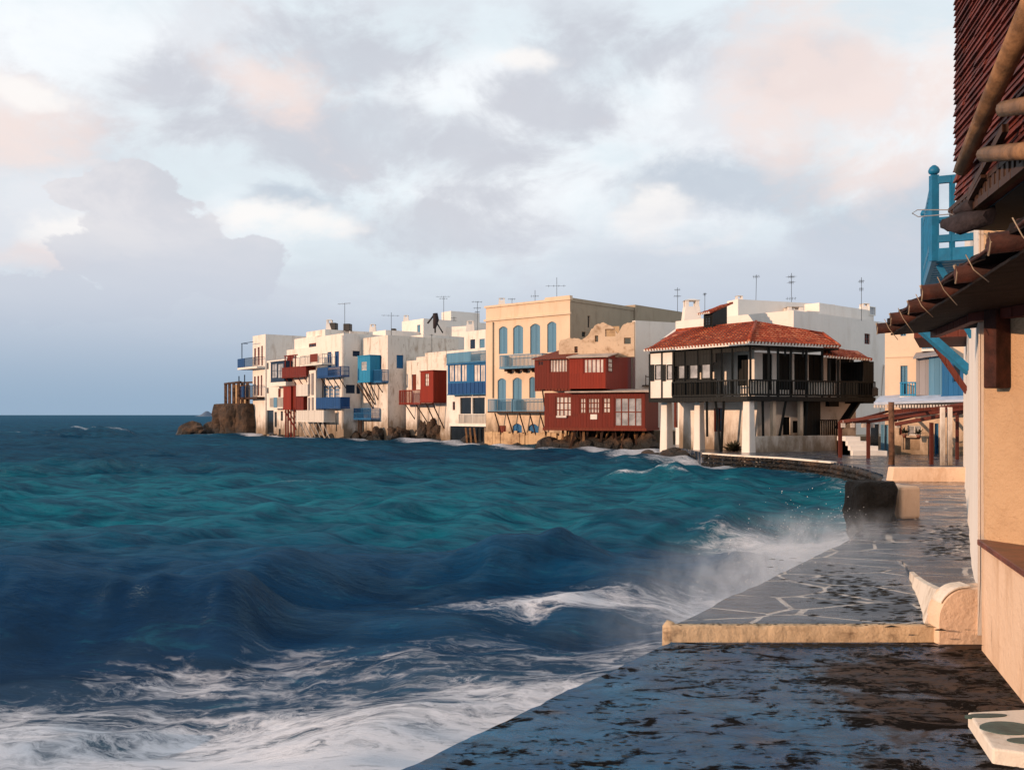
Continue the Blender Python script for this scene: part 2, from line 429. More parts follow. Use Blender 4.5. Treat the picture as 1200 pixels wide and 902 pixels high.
EDGE = [(-3.6, 0.6), (-0.59, 5.05), (1.40, 7.95), (4.86, 13.4), (5.6, 14.9), (6.6, 17.4), (11.0, 27.8), (12.0, 35.0), (9.6, 41.2)]
SHORE = [(9.6, 42), (7.5, 48), (7.0, 52), (8.0, 57.0), (5.5, 63), (2, 64.5), (-2.2, 71), (-5.6, 79), (-10, 86), (-15, 89), (-17, 90.5), (-26, 102), (-30, 106.5), (-34, 112)]
def edge_side(x, y):     # signed distance to the quay edge, positive on the sea side
    d, t = seg_d(x, y, EDGE)
    ex = np.array([p[0] for p in EDGE]); ey = np.array([p[1] for p in EDGE])
    xe = np.interp(y, ey, ex)
    return np.where(x < xe, d, -d)

NR, NC = 980, 760
Dp = 4.2 * (9000 / 4.2) ** (np.linspace(0, 1, NR) ** 1.12)
tn = np.linspace(-1.15, 1.0, NC)
gy, gt = np.meshgrid(Dp, tn, indexing='ij')
X0 = gt * gy; Y0 = gy - 3.0
row_sp = np.gradient(Dp)[:, None] * np.ones((1, NC))
col_sp = (tn[1]-tn[0]) * gy
sp = np.maximum(row_sp * 0.8, col_sp)
hx = np.zeros_like(X0); hy = np.zeros_like(X0); hz = np.zeros_like(X0)
NW = 90
lam = np.exp(rng.uniform(math.log(0.5), math.log(9.0), NW))
th = np.radians(-72) + rng.normal(0, 0.55, NW)
for i in range(NW):
    kx, ky = math.cos(th[i]), math.sin(th[i]); kk = 2*math.pi/lam[i]
    amp = 0.0118 * lam[i] ** 0.52 * rng.uniform(0.5, 1.3)
    wgt = smooth(2.2, 5.0, lam[i] / sp)
    if lam[i] < 2.2: wgt = wgt * (0.45 + 0.55*smooth(9, 22, Y0))
    ph = kk*(kx*X0 + ky*Y0) + rng.uniform(0, 6.28)
    hz += wgt*amp*np.cos(ph); q = 0.8*amp
    hx -= wgt*q*kx*np.sin(ph); hy -= wgt*q*ky*np.sin(ph)
def ridge(pts, amp, wf, wb, seed, trough=0.35):
    """a travelling swell; crest along pts, steep face towards the shore (-y)"""
    xs = np.array([p[0] for p in pts]); ys = np.array([p[1] for p in pts])
    yc = np.interp(X0, xs, ys) + 0.9*(fbm(X0*0.6, X0*0+seed, 4, seed)-0.5)
    env = smooth(xs[0], xs[0]+(xs[1]-xs[0])*0.9, X0) * (1-smooth(xs[-1]-(xs[-1]-xs[-2])*0.9, xs[-1], X0))
    a = env * amp * (0.45 + 1.05*fbm(X0*0.75+seed, Y0*0.4, 4, seed+5))
    s = Y0 - yc
    prof = np.where(s < 0, np.exp(-(s/wf)**2), np.exp(-(np.maximum(s, 0)/wb)**2))
    tr = np.exp(-((s + wf*2.0)/(wf*0.9))**2)
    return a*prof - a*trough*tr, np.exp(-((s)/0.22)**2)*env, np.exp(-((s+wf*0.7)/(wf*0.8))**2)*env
crest = np.zeros_like(X0); facem = np.zeros_like(X0)
for pts, a, wf, wb, sd_, cw in [
    ([(-9.5, 10.0), (-7.0, 10.3), (-4.5, 10.4), (-3.1, 10.2), (-2.3, 9.6)], 0.50, 0.72, 1.3, 3, .0),
    ([(-4.9, 12.2), (-3.4, 12.6), (-1.6, 13.0), (0.3, 13.7), (1.6, 14.2)], 0.47, 0.66, 1.2, 9, .0),
    ([(0.2, 10.9), (0.9, 11.2), (1.7, 11.6), (2.5, 12.1)], 0.20, 0.45, 1.0, 15, .0),
    ([(2.6, 33.0), (4.2, 33.4), (5.6, 33.6), (7.2, 33.2)], 0.5, 0.7, 1.4, 21, .9),
    ([(-9, 20.5), (-5, 21.0), (-1, 21.6), (2, 22)], 0.16, 0.9, 2.2, 27, .0),
    ([(0, 18.0), (2.2, 18.4), (4.2, 18.9), (5.6, 19.6)], 0.16, 0.7, 1.6, 33, .0),
    ([(-24, 38), (-17, 39), (-10, 40), (-4, 40)], 0.25, 1.3, 2.8, 39, .0),
    ([(-52, 96), (-47, 97), (-42, 97.5), (-37, 97)], 1.0, 1.5, 2.5, 45, .9),
    ([(4, 44), (6, 45), (8, 46), (9.6, 46)], 0.28, 0.7, 1.6, 51, .8)]:
    h_, c_, f_ = ridge(pts, a, wf, wb, sd_)
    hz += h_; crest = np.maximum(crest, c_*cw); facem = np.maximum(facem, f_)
ed = edge_side(X0, Y0)
near = smooth(-0.2, 1.6, ed)
hz *= 0.30 + 0.70*near
hz += 0.10*np.exp(-(np.maximum(ed, 0)/0.5)**2)*(0.4+1.2*fbm(X0*1.7, Y0*1.7, 3, 70))
hx *= near; hy *= near
hz = np.where(ed < 0.05, np.minimum(hz, 0.12), hz)
X1 = X0+hx; Y1 = Y0+hy
# foam coverage
n1 = fbm(X0*0.5, Y0*0.5, 4, 81); n2 = fbm(X0*0.23+5, Y0*0.5, 4, 91)
foam = (0.50+0.36*fbm(X0*0.9, Y0*1.1, 4, 66))*np.exp(-(np.maximum(ed, 0)/(0.35+1.2*n1))**2) * (1-0.5*smooth(22, 40, Y0))
foam = np.maximum(foam, (0.36+0.44*fbm(X0*1.3, Y0*1.7, 5, 61))*np.exp(-(np.maximum(ed, 0)/(1.7+2.0*n2))**2)*(1-smooth(9.5, 14, Y0)))
# the broken water of the last wave in front of the terrace
low = (1-smooth(7.8, 9.6, Y0 - 0.12*X0))*smooth(-8.5, -3.6, X0 + 0.4*(Y0-6))
foam = np.maximum(foam, (0.68+0.14*smooth(-4.5, -1.0, X0))*low*(0.6+0.9*n1))
mid_b = np.exp(-((Y0-(11.1+0.25*X0+1.2*(n2-0.5)))/1.0)**2)*smooth(-2.2, 0.8, X0)*(1-smooth(2.6, 4, X0))
foam = np.maximum(foam, 0.95*mid_b*(0.55+n1))
mid_c = np.exp(-((Y0-(9.0+0.12*X0+1.0*(n2-0.5)))/0.9)**2)*smooth(-5.5, -2.5, X0)*(1-smooth(1.5, 2.6, X0))
foam = np.maximum(foam, 0.66*mid_c*(0.4+1.1*n1))
foam = np.maximum(foam, 0.80*np.exp(-((Y0-(17.5-0.2*X0))/2.6)**2)*smooth(2.0, 5.0, X0)*(0.5+n1))
foam = np.maximum(foam, 0.22*np.exp(-(np.maximum(ed, 0)/3.5)**2)*(0.4+n1)*(1-smooth(30, 40, Y0)))
sdist, _ = seg_d(X0, Y0, SHORE)
foam = np.maximum(foam, 1.0*np.exp(-(sdist/(0.8+2.2*n1))**2)*(0.45+0.9*fbm(X0*0.35, Y0*0.2, 3, 120)))
foam = np.maximum(foam, crest*(0.5+0.5*n1))
cap = smooth(0.16, 0.34, hz)*smooth(0.62, 0.75, n2)*smooth(14, 30, Y0)*0.5
foam = np.maximum(foam, cap)
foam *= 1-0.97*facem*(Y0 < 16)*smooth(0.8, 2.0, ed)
shoal = smooth(13, 20, Y0)*(1-smooth(30, 62, Y0))*(0.35+0.9*fbm(X0*0.09, Y0*0.16, 3, 130))
shoal = np.maximum(shoal, 0.35*(1-smooth(6.5, 9, Y0)))
shoal = np.maximum(shoal, 0.34*smooth(14, 40, Y0)*(0.5+fbm(X0*0.03, Y0*0.08, 4, 140)))  # far water made paler than the near swells, whose dark troughs are coloured in
sand = (1-smooth(6.6, 10.0, Y0))*smooth(-8.5, -2, X0)*(0.4+0.9*n1)
verts = np.stack([X1*S, Y1*S, hz*S], -1).reshape(-1, 3)
idx = np.arange(NR*NC).reshape(NR, NC)
quads = np.stack([idx[:-1, :-1], idx[:-1, 1:], idx[1:, 1:], idx[1:, :-1]], -1).reshape(-1, 4)
# leave out what lies well inside the quay
fe = ed[:-1, :-1].reshape(-1); fy_ = Y0[:-1, :-1].reshape(-1)
quads = quads[~((fe < -1.2) & (fy_ < 40.0))]
me = bpy.data.meshes.new('sea')
me.vertices.add(len(verts)); me.vertices.foreach_set('co', verts.astype(np.float32).ravel())
me.loops.add(quads.size); me.loops.foreach_set('vertex_index', quads.astype(np.int32).ravel())
me.polygons.add(len(quads)); me.polygons.foreach_set('loop_start', (np.arange(len(quads))*4).astype(np.int32))
me.polygons.foreach_set('use_smooth', np.ones(len(quads), dtype=bool))
me.update(calc_edges=True); me.validate()
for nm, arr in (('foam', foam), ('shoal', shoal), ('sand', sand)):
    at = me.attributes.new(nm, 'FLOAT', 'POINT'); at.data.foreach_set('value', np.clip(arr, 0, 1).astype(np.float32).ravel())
sea = bpy.data.objects.new('sea', me); COL.objects.link(sea); struct(sea)

m, nt, bs, out = new_mat('sea_water'); k = NT(nt); p = k.pos()
def att(n): a = k.n('ShaderNodeAttribute', attribute_name=n); return a.outputs['Fac']
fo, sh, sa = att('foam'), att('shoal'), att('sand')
big = k.noise(k.scale(p, (.05, .09, .1)), 1.0, 4, 0.55)
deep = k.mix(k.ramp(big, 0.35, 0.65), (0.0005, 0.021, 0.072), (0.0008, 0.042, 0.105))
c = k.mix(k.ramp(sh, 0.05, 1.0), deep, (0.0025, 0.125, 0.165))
refl_streak = k.noise(k.scale(p, (0.35, 1.25, 1)), 1.0, 6, 0.66, 0.5)  # streaks in the water colour stand in for uneven sky reflection
c = k.mix(k.ramp(refl_streak, 0.36, 0.58, 0.65, 0.0), c, (0.0004, 0.012, 0.042))
refl_streak2 = k.noise(k.scale(p, (0.9, 3.6, 1)), 1.0, 6, 0.68, 0.4)  # finer streaks of painted reflection contrast, dark first and then pale
c = k.mix(k.ramp(refl_streak2, 0.36, 0.56, 0.55, 0.0), c, (0.0004, 0.013, 0.042))
c = k.mix(k.ramp(refl_streak2, 0.56, 0.74, 0.0, 0.35), c, (0.012, 0.16, 0.22))
c = k.mix(k.math('MULTIPLY', sa, 0.62), c, (0.10, 0.125, 0.145))
wv = k.vmath('ADD', p, k.vmath('MULTIPLY', k.vmath('SUBTRACT', k.noise(p, 0.55, 4, 0.6, 0, True), (.5, .5, .5)), (1.7, 1.1, 0)))
wv = k.scale(wv, (1.0, 1.9, 1.0))
a1 = k.math('ABSOLUTE', k.math('SUBTRACT', k.math('MULTIPLY', k.noise(wv, 0.95, 6, 0.62), 2.0), 1.0))
a2 = k.math('ABSOLUTE', k.math('SUBTRACT', k.math('MULTIPLY', k.noise(wv, 2.8, 6, 0.66, 0.2), 2.0), 1.0))
lace = k.math('SUBTRACT', 1.0, k.math('MINIMUM', k.math('MULTIPLY', a1, 2.2), k.math('ADD', k.math('MULTIPLY', a2, 2.0), 0.12)))
silk = k.noise(k.scale(wv, (0.7, 1.7, 1)), 1.4, 8, 0.66, 0.25)
lv = k.math('ADD', k.math('MULTIPLY', lace, 0.50), k.math('MULTIPLY', silk, 0.66))
fine = k.noise(k.scale(wv, (1.0, 1.4, 1)), 5.5, 7, 0.70, 0.15)
lv = k.math('ADD', k.math('MULTIPLY', k.math('SUBTRACT', lv, 0.55), 1.7), k.math('MULTIPLY', fine, 0.62))
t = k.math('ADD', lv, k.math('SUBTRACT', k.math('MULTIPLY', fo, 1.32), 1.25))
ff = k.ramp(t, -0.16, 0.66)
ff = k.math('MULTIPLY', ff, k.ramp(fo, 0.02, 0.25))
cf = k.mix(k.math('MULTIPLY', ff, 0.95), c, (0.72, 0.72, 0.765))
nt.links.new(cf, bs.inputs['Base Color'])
nt.links.new(k.ramp(ff, 0.0, 0.6, 0.22, 0.85), bs.inputs['Roughness'])
bs.inputs['IOR'].default_value = 1.33
nt.links.new(k.ramp(ff, 0, 0.8, 0.24, 0.10), bs.inputs['Specular IOR Level'])
b1 = k.noise(k.scale(p, (0.8, 3.0, 1)), 1.6, 9, 0.72, 0.4)
b2 = k.noise(k.scale(p, (0.16, 0.30, 0.2)), 1.0, 6, 0.66, 0.3)
h = k.math('ADD', k.math('MULTIPLY', b1, 0.36), k.math('MULTIPLY', b2, 1.1))
dist = k.vmath('LENGTH', p)
bnode = k.n('ShaderNodeBump'); nt.links.new(h, bnode.inputs['Height']); bnode.inputs['Distance'].default_value = 1.0
nt.links.new(k.ramp(dist, 12, 80, 0.42, 1.0), bnode.inputs['Strength'])
nt.links.new(bnode.outputs[0], bs.inputs['Normal'])
# waves tilt most of the reflection up and away, so the mirror part stays weak even at the horizon
bs.inputs['Specular IOR Level'].default_value = 0.0
for l_ in list(bs.inputs['Specular IOR Level'].links): nt.links.remove(l_)
gl = nt.nodes.new('ShaderNodeBsdfGlossy'); gl.inputs['Roughness'].default_value = 0.2
gl.inputs['Color'].default_value = (0.5, 0.82, 1.0, 1)
nt.links.new(bnode.outputs[0], gl.inputs['Normal'])
fr = nt.nodes.new('ShaderNodeFresnel'); fr.inputs['IOR'].default_value = 1.33; nt.links.new(bnode.outputs[0], fr.inputs['Normal'])
fac = k.math('MULTIPLY', k.math('MINIMUM', k.math('MULTIPLY', fr.outputs[0], 0.80), 0.115), k.ramp(ff, 0.0, 0.6, 1.0, 0.1))
mxs = nt.nodes.new('ShaderNodeMixShader'); nt.links.new(fac, mxs.inputs[0]); nt.links.new(bs.outputs[0], mxs.inputs[1]); nt.links.new(gl.outputs[0], mxs.inputs[2])
nt.links.new(mxs.outputs[0], out.inputs[0])
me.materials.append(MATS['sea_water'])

# far islet on the horizon
mb = MB(); nseg = 40
for (cx, wd, ht, D) in [(243, 19, 7.5, 1400)]:
    ring0 = []; 
    xs = [XX(cx-wd, D) + (XX(cx+wd, D)-XX(cx-wd, D))*i/nseg for i in range(nseg+1)]
    for jj in range(5):
        f = math.sin(math.pi*jj/4.0); row = []
        for i, x in enumerate(xs):
            u = i/nseg; hh = (math.exp(-((u-0.52)/0.16)**2) + 0.45*math.exp(-((u-0.45)/0.32)**2)) * ht/1.3*D/FPX * (0.85+0.3*mnoise.noise(Vector((u*9, 1.3, 0)))) * math.sin(math.pi*min(max(u, 0.001), .999))**0.4
            row.append((x, D + (jj-2)*9, -0.5 + hh*f))
        ring0.append(mb.add(row))
    for jj in range(4):
        for i in range(nseg): mb.face((ring0[jj]+i, ring0[jj]+i+1, ring0[jj+1]+i+1, ring0[jj+1]+i), True)
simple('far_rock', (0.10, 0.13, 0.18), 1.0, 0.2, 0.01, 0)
struct(mb.build('hill', 'far_rock'))
# ------------------------------------------------------------------ terrace, promenade, quay
def paving_mat():
    m, nt, bs, out = new_mat('flagstones'); k = NT(nt); p = k.pos()
    q = k.vmath('ADD', k.scale(p, (0.85, 1.25, 0)), k.vmath('MULTIPLY', k.vmath('SUBTRACT', k.noise(p, 0.7, 3, 0.5, 0, True), (.5, .5, .5)), (0.25, 0.25, 0)))
    vo = k.n('ShaderNodeTexVoronoi', feature='DISTANCE_TO_EDGE'); nt.links.new(q, vo.inputs['Vector']); vo.inputs['Scale'].default_value = 0.95
    vc = k.n('ShaderNodeTexVoronoi', feature='F1'); nt.links.new(q, vc.inputs['Vector']); vc.inputs['Scale'].default_value = 0.95
    wear = k.noise(p, 1.3, 6, 0.65); fine = k.noise(p, 7.0, 6, 0.65)
    dj = k.math('ADD', vo.outputs['Distance'], k.math('MULTIPLY', k.math('SUBTRACT', fine, 0.5), 0.03))
    joint = k.ramp(dj, 0.014, 0.027, 1.0, 0.0)
    keep = k.math('MULTIPLY', k.ramp(wear, 0.36, 0.52), k.ramp(fine, 0.30, 0.48))
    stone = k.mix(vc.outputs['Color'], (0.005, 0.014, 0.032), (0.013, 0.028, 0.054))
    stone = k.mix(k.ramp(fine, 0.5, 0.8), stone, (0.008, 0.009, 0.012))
    c = k.mix(k.math('MULTIPLY', joint, k.math('MULTIPLY', keep, 0.9)), stone, (0.50, 0.44, 0.38))
    weed = k.ramp(k.math('ADD', k.noise(k.scale(p, (.35, 1.1, 0)), 1.0, 6, 0.68), k.math('MULTIPLY', fine, 0.25)), 0.72, 0.80)
    c = k.mix(weed, c, (0.010, 0.008, 0.007))
    nt.links.new(c, bs.inputs['Base Color'])
    film = k.noise(k.scale(p, (0.5, 1.2, 0)), 1.1, 6, 0.65)
    nt.links.new(k.ramp(film, 0.35, 0.65, 0.06, 0.42), bs.inputs['Roughness'])
    bs.inputs['Specular IOR Level'].default_value = 0.42
    h = k.math('ADD', k.math('MULTIPLY', fine, 0.5), k.math('ADD', k.math('MULTIPLY', joint, 0.15), k.math('MULTIPLY', k.noise(k.scale(p, (.6, 1.6, 0)), 2.5, 5, .6), 0.9)))
    nt.links.new(k.bump(h, 0.35, 0.05), bs.inputs['Normal'])
paving_mat()
def terrace_mat():
    m, nt, bs, out = new_mat('wet_terrace'); k = NT(nt); p = k.pos()
    x = k.sep(p)[0]
    n1 = k.noise(p, 0.9, 7, 0.66, 0.3); n2 = k.noise(k.scale(p, (1.0, 1.9, 0)), 2.3, 8, 0.72, 0.8); fine = k.noise(p, 9.0, 6, 0.7)
    c = k.mix(k.ramp(n1, 0.35, 0.65), (0.0015, 0.055, 0.140), (0.006, 0.120, 0.240))  # blue of the reflected sky is put into the base colour
    br = k.ramp(k.math('ADD', n1, k.math('MULTIPLY', k.math('SUBTRACT', x, 2.6), 0.11)), 0.50, 0.62)
    c = k.mix(k.math('MULTIPLY', br, 0.95), c, (0.075, 0.040, 0.020))
    worn = k.ramp(k.noise(k.scale(p, (1, 1.6, 0)), 1.3, 5, 0.6), 0.60, 0.70)
    c = k.mix(k.math('MULTIPLY', worn, 0.55), c, (0.13, 0.10, 0.085))
    mott = k.ramp(k.noise(k.scale(p, (1.0, 1.5, 0)), 3.4, 8, 0.75, 0.6), 0.42, 0.62)
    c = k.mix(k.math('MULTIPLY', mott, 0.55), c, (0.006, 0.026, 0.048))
    blk = k.ramp(k.math('ADD', n2, k.math('ADD', k.math('MULTIPLY', k.math('SUBTRACT', fine, 0.5), 0.22), k.math('MULTIPLY', br, 0.06))), 0.535, 0.60)
    c = k.mix(blk, c, (0.006, 0.004, 0.003))
    nt.links.new(c, bs.inputs['Base Color'])
    film = k.noise(k.scale(p, (.6, 1.1, 0)), 0.9, 6, 0.65)
    r = k.ramp(film, 0.35, 0.68, 0.10, 0.42)
    nt.links.new(k.math('MAXIMUM', r, k.math('MULTIPLY', k.math('MAXIMUM', blk, k.math('MULTIPLY', br, .9)), 0.6)), bs.inputs['Roughness'])
    nt.links.new(k.math('SUBTRACT', 0.18, k.math('MULTIPLY', k.math('MAXIMUM', blk, k.math('MULTIPLY', br, .7)), 0.165)), bs.inputs['Specular IOR Level'])
    h = k.math('ADD', k.math('MULTIPLY', n2, 0.8), k.math('ADD', k.math('MULTIPLY', fine, 0.35), k.math('MULTIPLY', blk, 0.5)))
    nt.links.new(k.bump(h, 0.55, 0.05), bs.inputs['Normal'])
terrace_mat()

def prism(mb, outline, z0, z1):
    n = len(outline); 
    a = mb.add([(x, y, z0) for x, y in outline]); b = mb.add([(x, y, z1) for x, y in outline])
    mb.face([a+i for i in reversed(range(n))]); mb.face([b+i for i in range(n)])
    for i in range(n): mb.face((a+i, a+(i+1) % n, b+(i+1) % n, b+i))
# lower terrace
ter_edge = [(-3.6, 0.6), (-0.59, 5.02), (1.33, 7.86)]
# slightly irregular edge
pts = []
for (a, b) in zip(ter_edge[:-1], ter_edge[1:]):
    n = 70
    for i in range(n):
        t = i/n; o = 0.022*mnoise.noise(Vector((t*9, a[0], 3))) + 0.012*mnoise.noise(Vector((t*31, a[0], 8)))
        pts.append((a[0]+(b[0]-a[0])*t + o, a[1]+(b[1]-a[1])*t - o))
pts.append(ter_edge[-1])
ter_out = pts + [(9.0, 7.86), (9.0, -3.0), (-3.6, -3.0)]
mb = MB(); prism(mb, ter_out[::-1], -1.2, TER)
struct(mb.build('terrace', 'wet_terrace'))
# promenade
pe = [(1.37, 7.93), (4.86, 13.4), (5.6, 14.9), (6.6, 17.4), (8.6, 22.0), (11.0, 27.8), (11.7, 31.5), (12.0, 35.0), (11.2, 38.5), (9.7, 41.2), (9.0, 43.0)]
pp = []
for (a, b) in zip(pe[:-1], pe[1:]):
    n = 30
    for i in range(n):
        t = i/n; o = 0.035*mnoise.noise(Vector((t*7, a[1], 5))) + 0.015*mnoise.noise(Vector((t*25, a[1], 9)))
        pp.append((a[0]+(b[0]-a[0])*t + o, a[1]+(b[1]-a[1])*t - o))
pp.append(pe[-1])
mb = MB(); prism(mb, ([(1.37, 7.93)] + pp + [(9.0, 56), (28, 56), (28, 7.93)])[::-1], -1.2, PRO)
struct(mb.build('promenade', 'flagstones'))
# painted step between the two levels, chipped along its top
mb = MB(); n = 90
rows = []
for i in range(n+1):
    x = 1.31 + (3.56-1.31)*i/n
    c1 = 0.008*mnoise.noise(Vector((x*7, 0, 0))) + 0.006*mnoise.noise(Vector((x*23, 2, 0)))
    dz = -0.02*max(0, mnoise.noise(Vector((x*5, 9, 0)))-0.15)*2
    rows.append(mb.add([(x, 7.85+c1, TER-0.02), (x, 7.845+c1*1.4, PRO-0.004+dz), (x, 7.86+c1, PRO+0.010+dz), (x, 7.925+c1, PRO+0.010), (x, 7.925, TER-.02)]))
for i in range(n):
    for j in range(4): mb.face((rows[i]+j, rows[i]+j+1, rows[i+1]+j+1, rows[i+1]+j), j < 3)
mb.face([rows[0]+j for j in range(5)]); mb.face([rows[n]+j for j in reversed(range(5))])
mb.tube([(1.32, 7.90, TER-0.05), (1.32, 7.90, PRO-0.01), (1.335, 7.90, PRO+0.035)], [.055, .055, .03], 10, True, 0.12)
struct(mb.build('kerb', 'kerb_paint'))
# far quay wall face, rough dark stone
mb = MB(); 
qe = [(12.0, 35.0), (11.2, 38.5), (9.7, 41.2), (8.9, 43.4)]
qs = [(6.6, 17.4), (8.6, 22.0), (11.0, 27.8), (11.7, 31.5)] + qe
for (a, b) in zip(qs[:-1], qs[1:]):
    L = math.hypot(b[0]-a[0], b[1]-a[1]); n = int(L/0.24)
    for i in range(n):
        for r in range(4):
            t = (i+0.5*(r % 2)+0.5)/n
            c = (a[0]+(b[0]-a[0])*t-0.03, a[1]+(b[1]-a[1])*t-0.03, -0.1+r*0.18)
            rock_blob(mb, c, (0.16, 0.16, 0.10), i*5+r+a[1], 1, 0.35, 3)
struct(mb.build('quay', 'rock'))
mb = MB()
for (a, b) in zip(qe[:-1], qe[1:]):
    mb.bar((a[0], a[1], PRO-0.005), (b[0], b[1], PRO-0.005), 0.26, 0.06)
struct(mb.build('kerb', 'kerb_white'))
# wall end with black wet rock in front of it
lw_ = thing('low_wall', (11.2, 25, PRO), 'pale low plaster wall across the promenade in front of the pergola', 'wall')
mb = MB(); mb.hexa([(10.15, 25.1, PRO-.02), (12.4, 24.6, PRO-.02), (12.4, 25.0, PRO-.02), (10.15, 25.5, PRO-.02), (10.2, 25.13, .95), (12.4, 24.63, .97), (12.4, 24.97, .97), (10.2, 25.47, .95)]); mb.build('wall', 'smooth_stucco', lw_, .03)
t0 = thing('parapet', (6.6, 16.6, PRO), 'low parapet block with pale plaster side and black weedy rock face on the promenade edge', 'parapet')
mb = MB()
mb.box((6.66, 16.35, PRO+0.27), (0.20, 0.08, 0), (-0.15, 0.34, 0), (0, 0, 0.28))
mb.build('block', 'smooth_stucco', t0, 0.05)
mb = MB()
rock_blob(mb, (6.10, 16.0, 0.70), (0.37, 0.46, 0.58), 4.2, 5, 0.12, 2.6, 0.55)
rock_blob(mb, (6.05, 15.8, 0.25), (0.27, 0.36, 0.5), 8.2, 4, 0.18, 2.4, .7)
mb.v = [(x, y, min(z, 1.22 + 0.03*mnoise.noise(Vector((x*6, y*6, 0))))) for x, y, z in mb.v]
simple('black_weed_rock', (0.004, 0.0035, 0.0035), 0.8, 0.6, 3, 0.9, 0.2, 0, 0.08)
mb.build('weedy_rock', 'black_weed_rock', t0)

# rising side ramp with a white painted edge, and rounded plaster buttress at its foot
r0 = thing('paved_ramp', (3.95, 8.4, PRO), 'dark paved ramp with peeling white edge beside the stucco wall', 'ramp')
def rampP(px, py, D): return P(px, py, D)
A0 = P(1057, 656, 11.2); A0.z = PRO+0.01
B0 = P(1102, 692, 0.0+7.95)
mb = MB()
Bz = Z(692, 7.95); C0 = (3.42, 7.95)
Az = PRO + 0.02; Ax = XX(1057, 11.3); Ay = 11.3
A = (Ax, Ay); Bp = (XX(1102, 7.95), 7.95)
Cc = (3.95, 7.95); Dd = (5.6, 11.3)
def rz(t): return Az + (Bz-Az)*t**1.8
pv_ = None
for i in range(17):
    t = i/16; L_ = (A[0]+(Bp[0]-A[0])*t, A[1]+(Bp[1]-A[1])*t); R_ = (Dd[0]+(Cc[0]-Dd[0])*t, Dd[1]+(Cc[1]-Dd[1])*t)
    cur = mb.add([(L_[0], L_[1], PRO-.05), (L_[0], L_[1], rz(t)), (R_[0], R_[1], rz(t)), (R_[0], R_[1], PRO-.05)])
    if pv_ is not None:
        for q in range(4): mb.face((pv_+q, pv_+(q+1) % 4, cur+(q+1) % 4, cur+q))
    else: mb.face((cur, cur+1, cur+2, cur+3))
    pv_ = cur
mb.face((pv_+3, pv_+2, pv_+1, pv_)); mb.build('paving', 'flagstones', r0)
mb = MB(); n = 24; prev = None
for i in range(n+1):
    t = .34+.66*i/n; x = A[0]+(Bp[0]-A[0])*t; y = A[1]+(Bp[1]-A[1])*t; zt = rz(t)
    j = 0.02*mnoise.noise(Vector((t*11, 3, 0)))
    flare = 0.11*t**2.5
    cur = mb.add([(x-0.03-flare+j, y, PRO-0.01), (x-0.03+j*.5, y, zt+0.015+j*.4), (x+0.005+.03*t, y, zt+0.018), (x+0.005+.03*t, y, PRO-0.01)])
    if prev is not None:
        for q in range(4): mb.face((prev+q, prev+(q+1) % 4, cur+(q+1) % 4, cur+q))
    else: mb.face((cur, cur+1, cur+2, cur+3))
    prev = cur
mb.face((prev+3, prev+2, prev+1, prev)); mb.build('edge', 'kerb_white', r0)
# rounded plaster buttress at the foot of the ramp
t1 = thing('buttress', (3.6, 7.75, TER), 'rounded peach plaster buttress between the stucco wall and the painted step', 'buttress')
mb = MB(); prof = []
x0, x1 = XX(1101, 7.75), 3.95; zt = Z(690, 7.75)
for i in range(13):
    a = math.pi/2*i/12
    prof.append((x0+0.02 + 0.22*(1-math.sin(a)) if False else x0 + 0.20*(1-math.sin(a)), zt-0.20*1.0*(1-math.cos(a)) if False else zt-0.20 + 0.20*math.sin(a) if False else 0))
prof = [(x0, TER-0.05)]
for i in range(13):
    a = math.pi/2*i/12
    prof.append((x0 + 0.24*(1-math.cos(a)), zt-0.26 + 0.26*math.sin(a)))
prof += [(x1, zt+0.01), (x1, TER-0.05)]
prevs = None
for y in (7.78, 7.84, 7.90, 7.98):
    cur = mb.add([(px + (0.0 if y > 7.8 else 0.012), y, pz - (0.0 if y > 7.8 else 0.012)) for px, pz in prof]); m_ = len(prof)
    if prevs is not None:
        for i in range(m_): mb.face((prevs+i, prevs+(i+1) % m_, cur+(i+1) % m_, cur+i))
    else: mb.face([cur+i for i in range(m_)])
    prevs = cur
mb.face([prevs+i for i in reversed(range(m_))]); tag(mb.build('plaster', 'smooth_stucco', t1), '', '') if False else mb.build('plaster', 'smooth_stucco', t1)
# white rim on top
mb = MB(); prevs = None
top = [(px, pz) for px, pz in prof[5:-2]] + [(3.8, zt+0.006)]
for i, (px, pz) in enumerate(top):
    cur = mb.add([(px, 7.79, pz+0.004), (px, 7.79, pz+0.018), (px, 7.975, pz+0.018), (px, 7.975, pz+0.004)])
    if prevs is not None:
        for q in range(4): mb.face((prevs+q, prevs+(q+1) % 4, cur+(q+1) % 4, cur+q))
    else: mb.face((cur, cur+1, cur+2, cur+3))
    prevs = cur
mb.face((prevs+3, prevs+2, prevs+1, prevs)); mb.build('rim', 'kerb_white', t1)

# ------------------------------------------------------------------ the near stucco house on the right
CX, CY = 3.80, 7.60                    # its corner
hn = thing('stucco_house', (CX, CY, TER), 'peach stucco house corner with brown sill, log awning and red boarded upper floor', 'house')
ld = Vector((-0.30, -1.0, 0)).normalized(); ln = Vector((-ld.y*-1, ld.x*-1, 0))   # low wall runs towards the viewer
ln = Vector((-1.0, 0.30, 0)).normalized()
ud = Vector((0.37, -0.93, 0)).normalized(); un = Vector((-0.93, -0.37, 0)).normalized()
SILL = Z(633, CY)
c0 = Vector((CX, CY, 0))
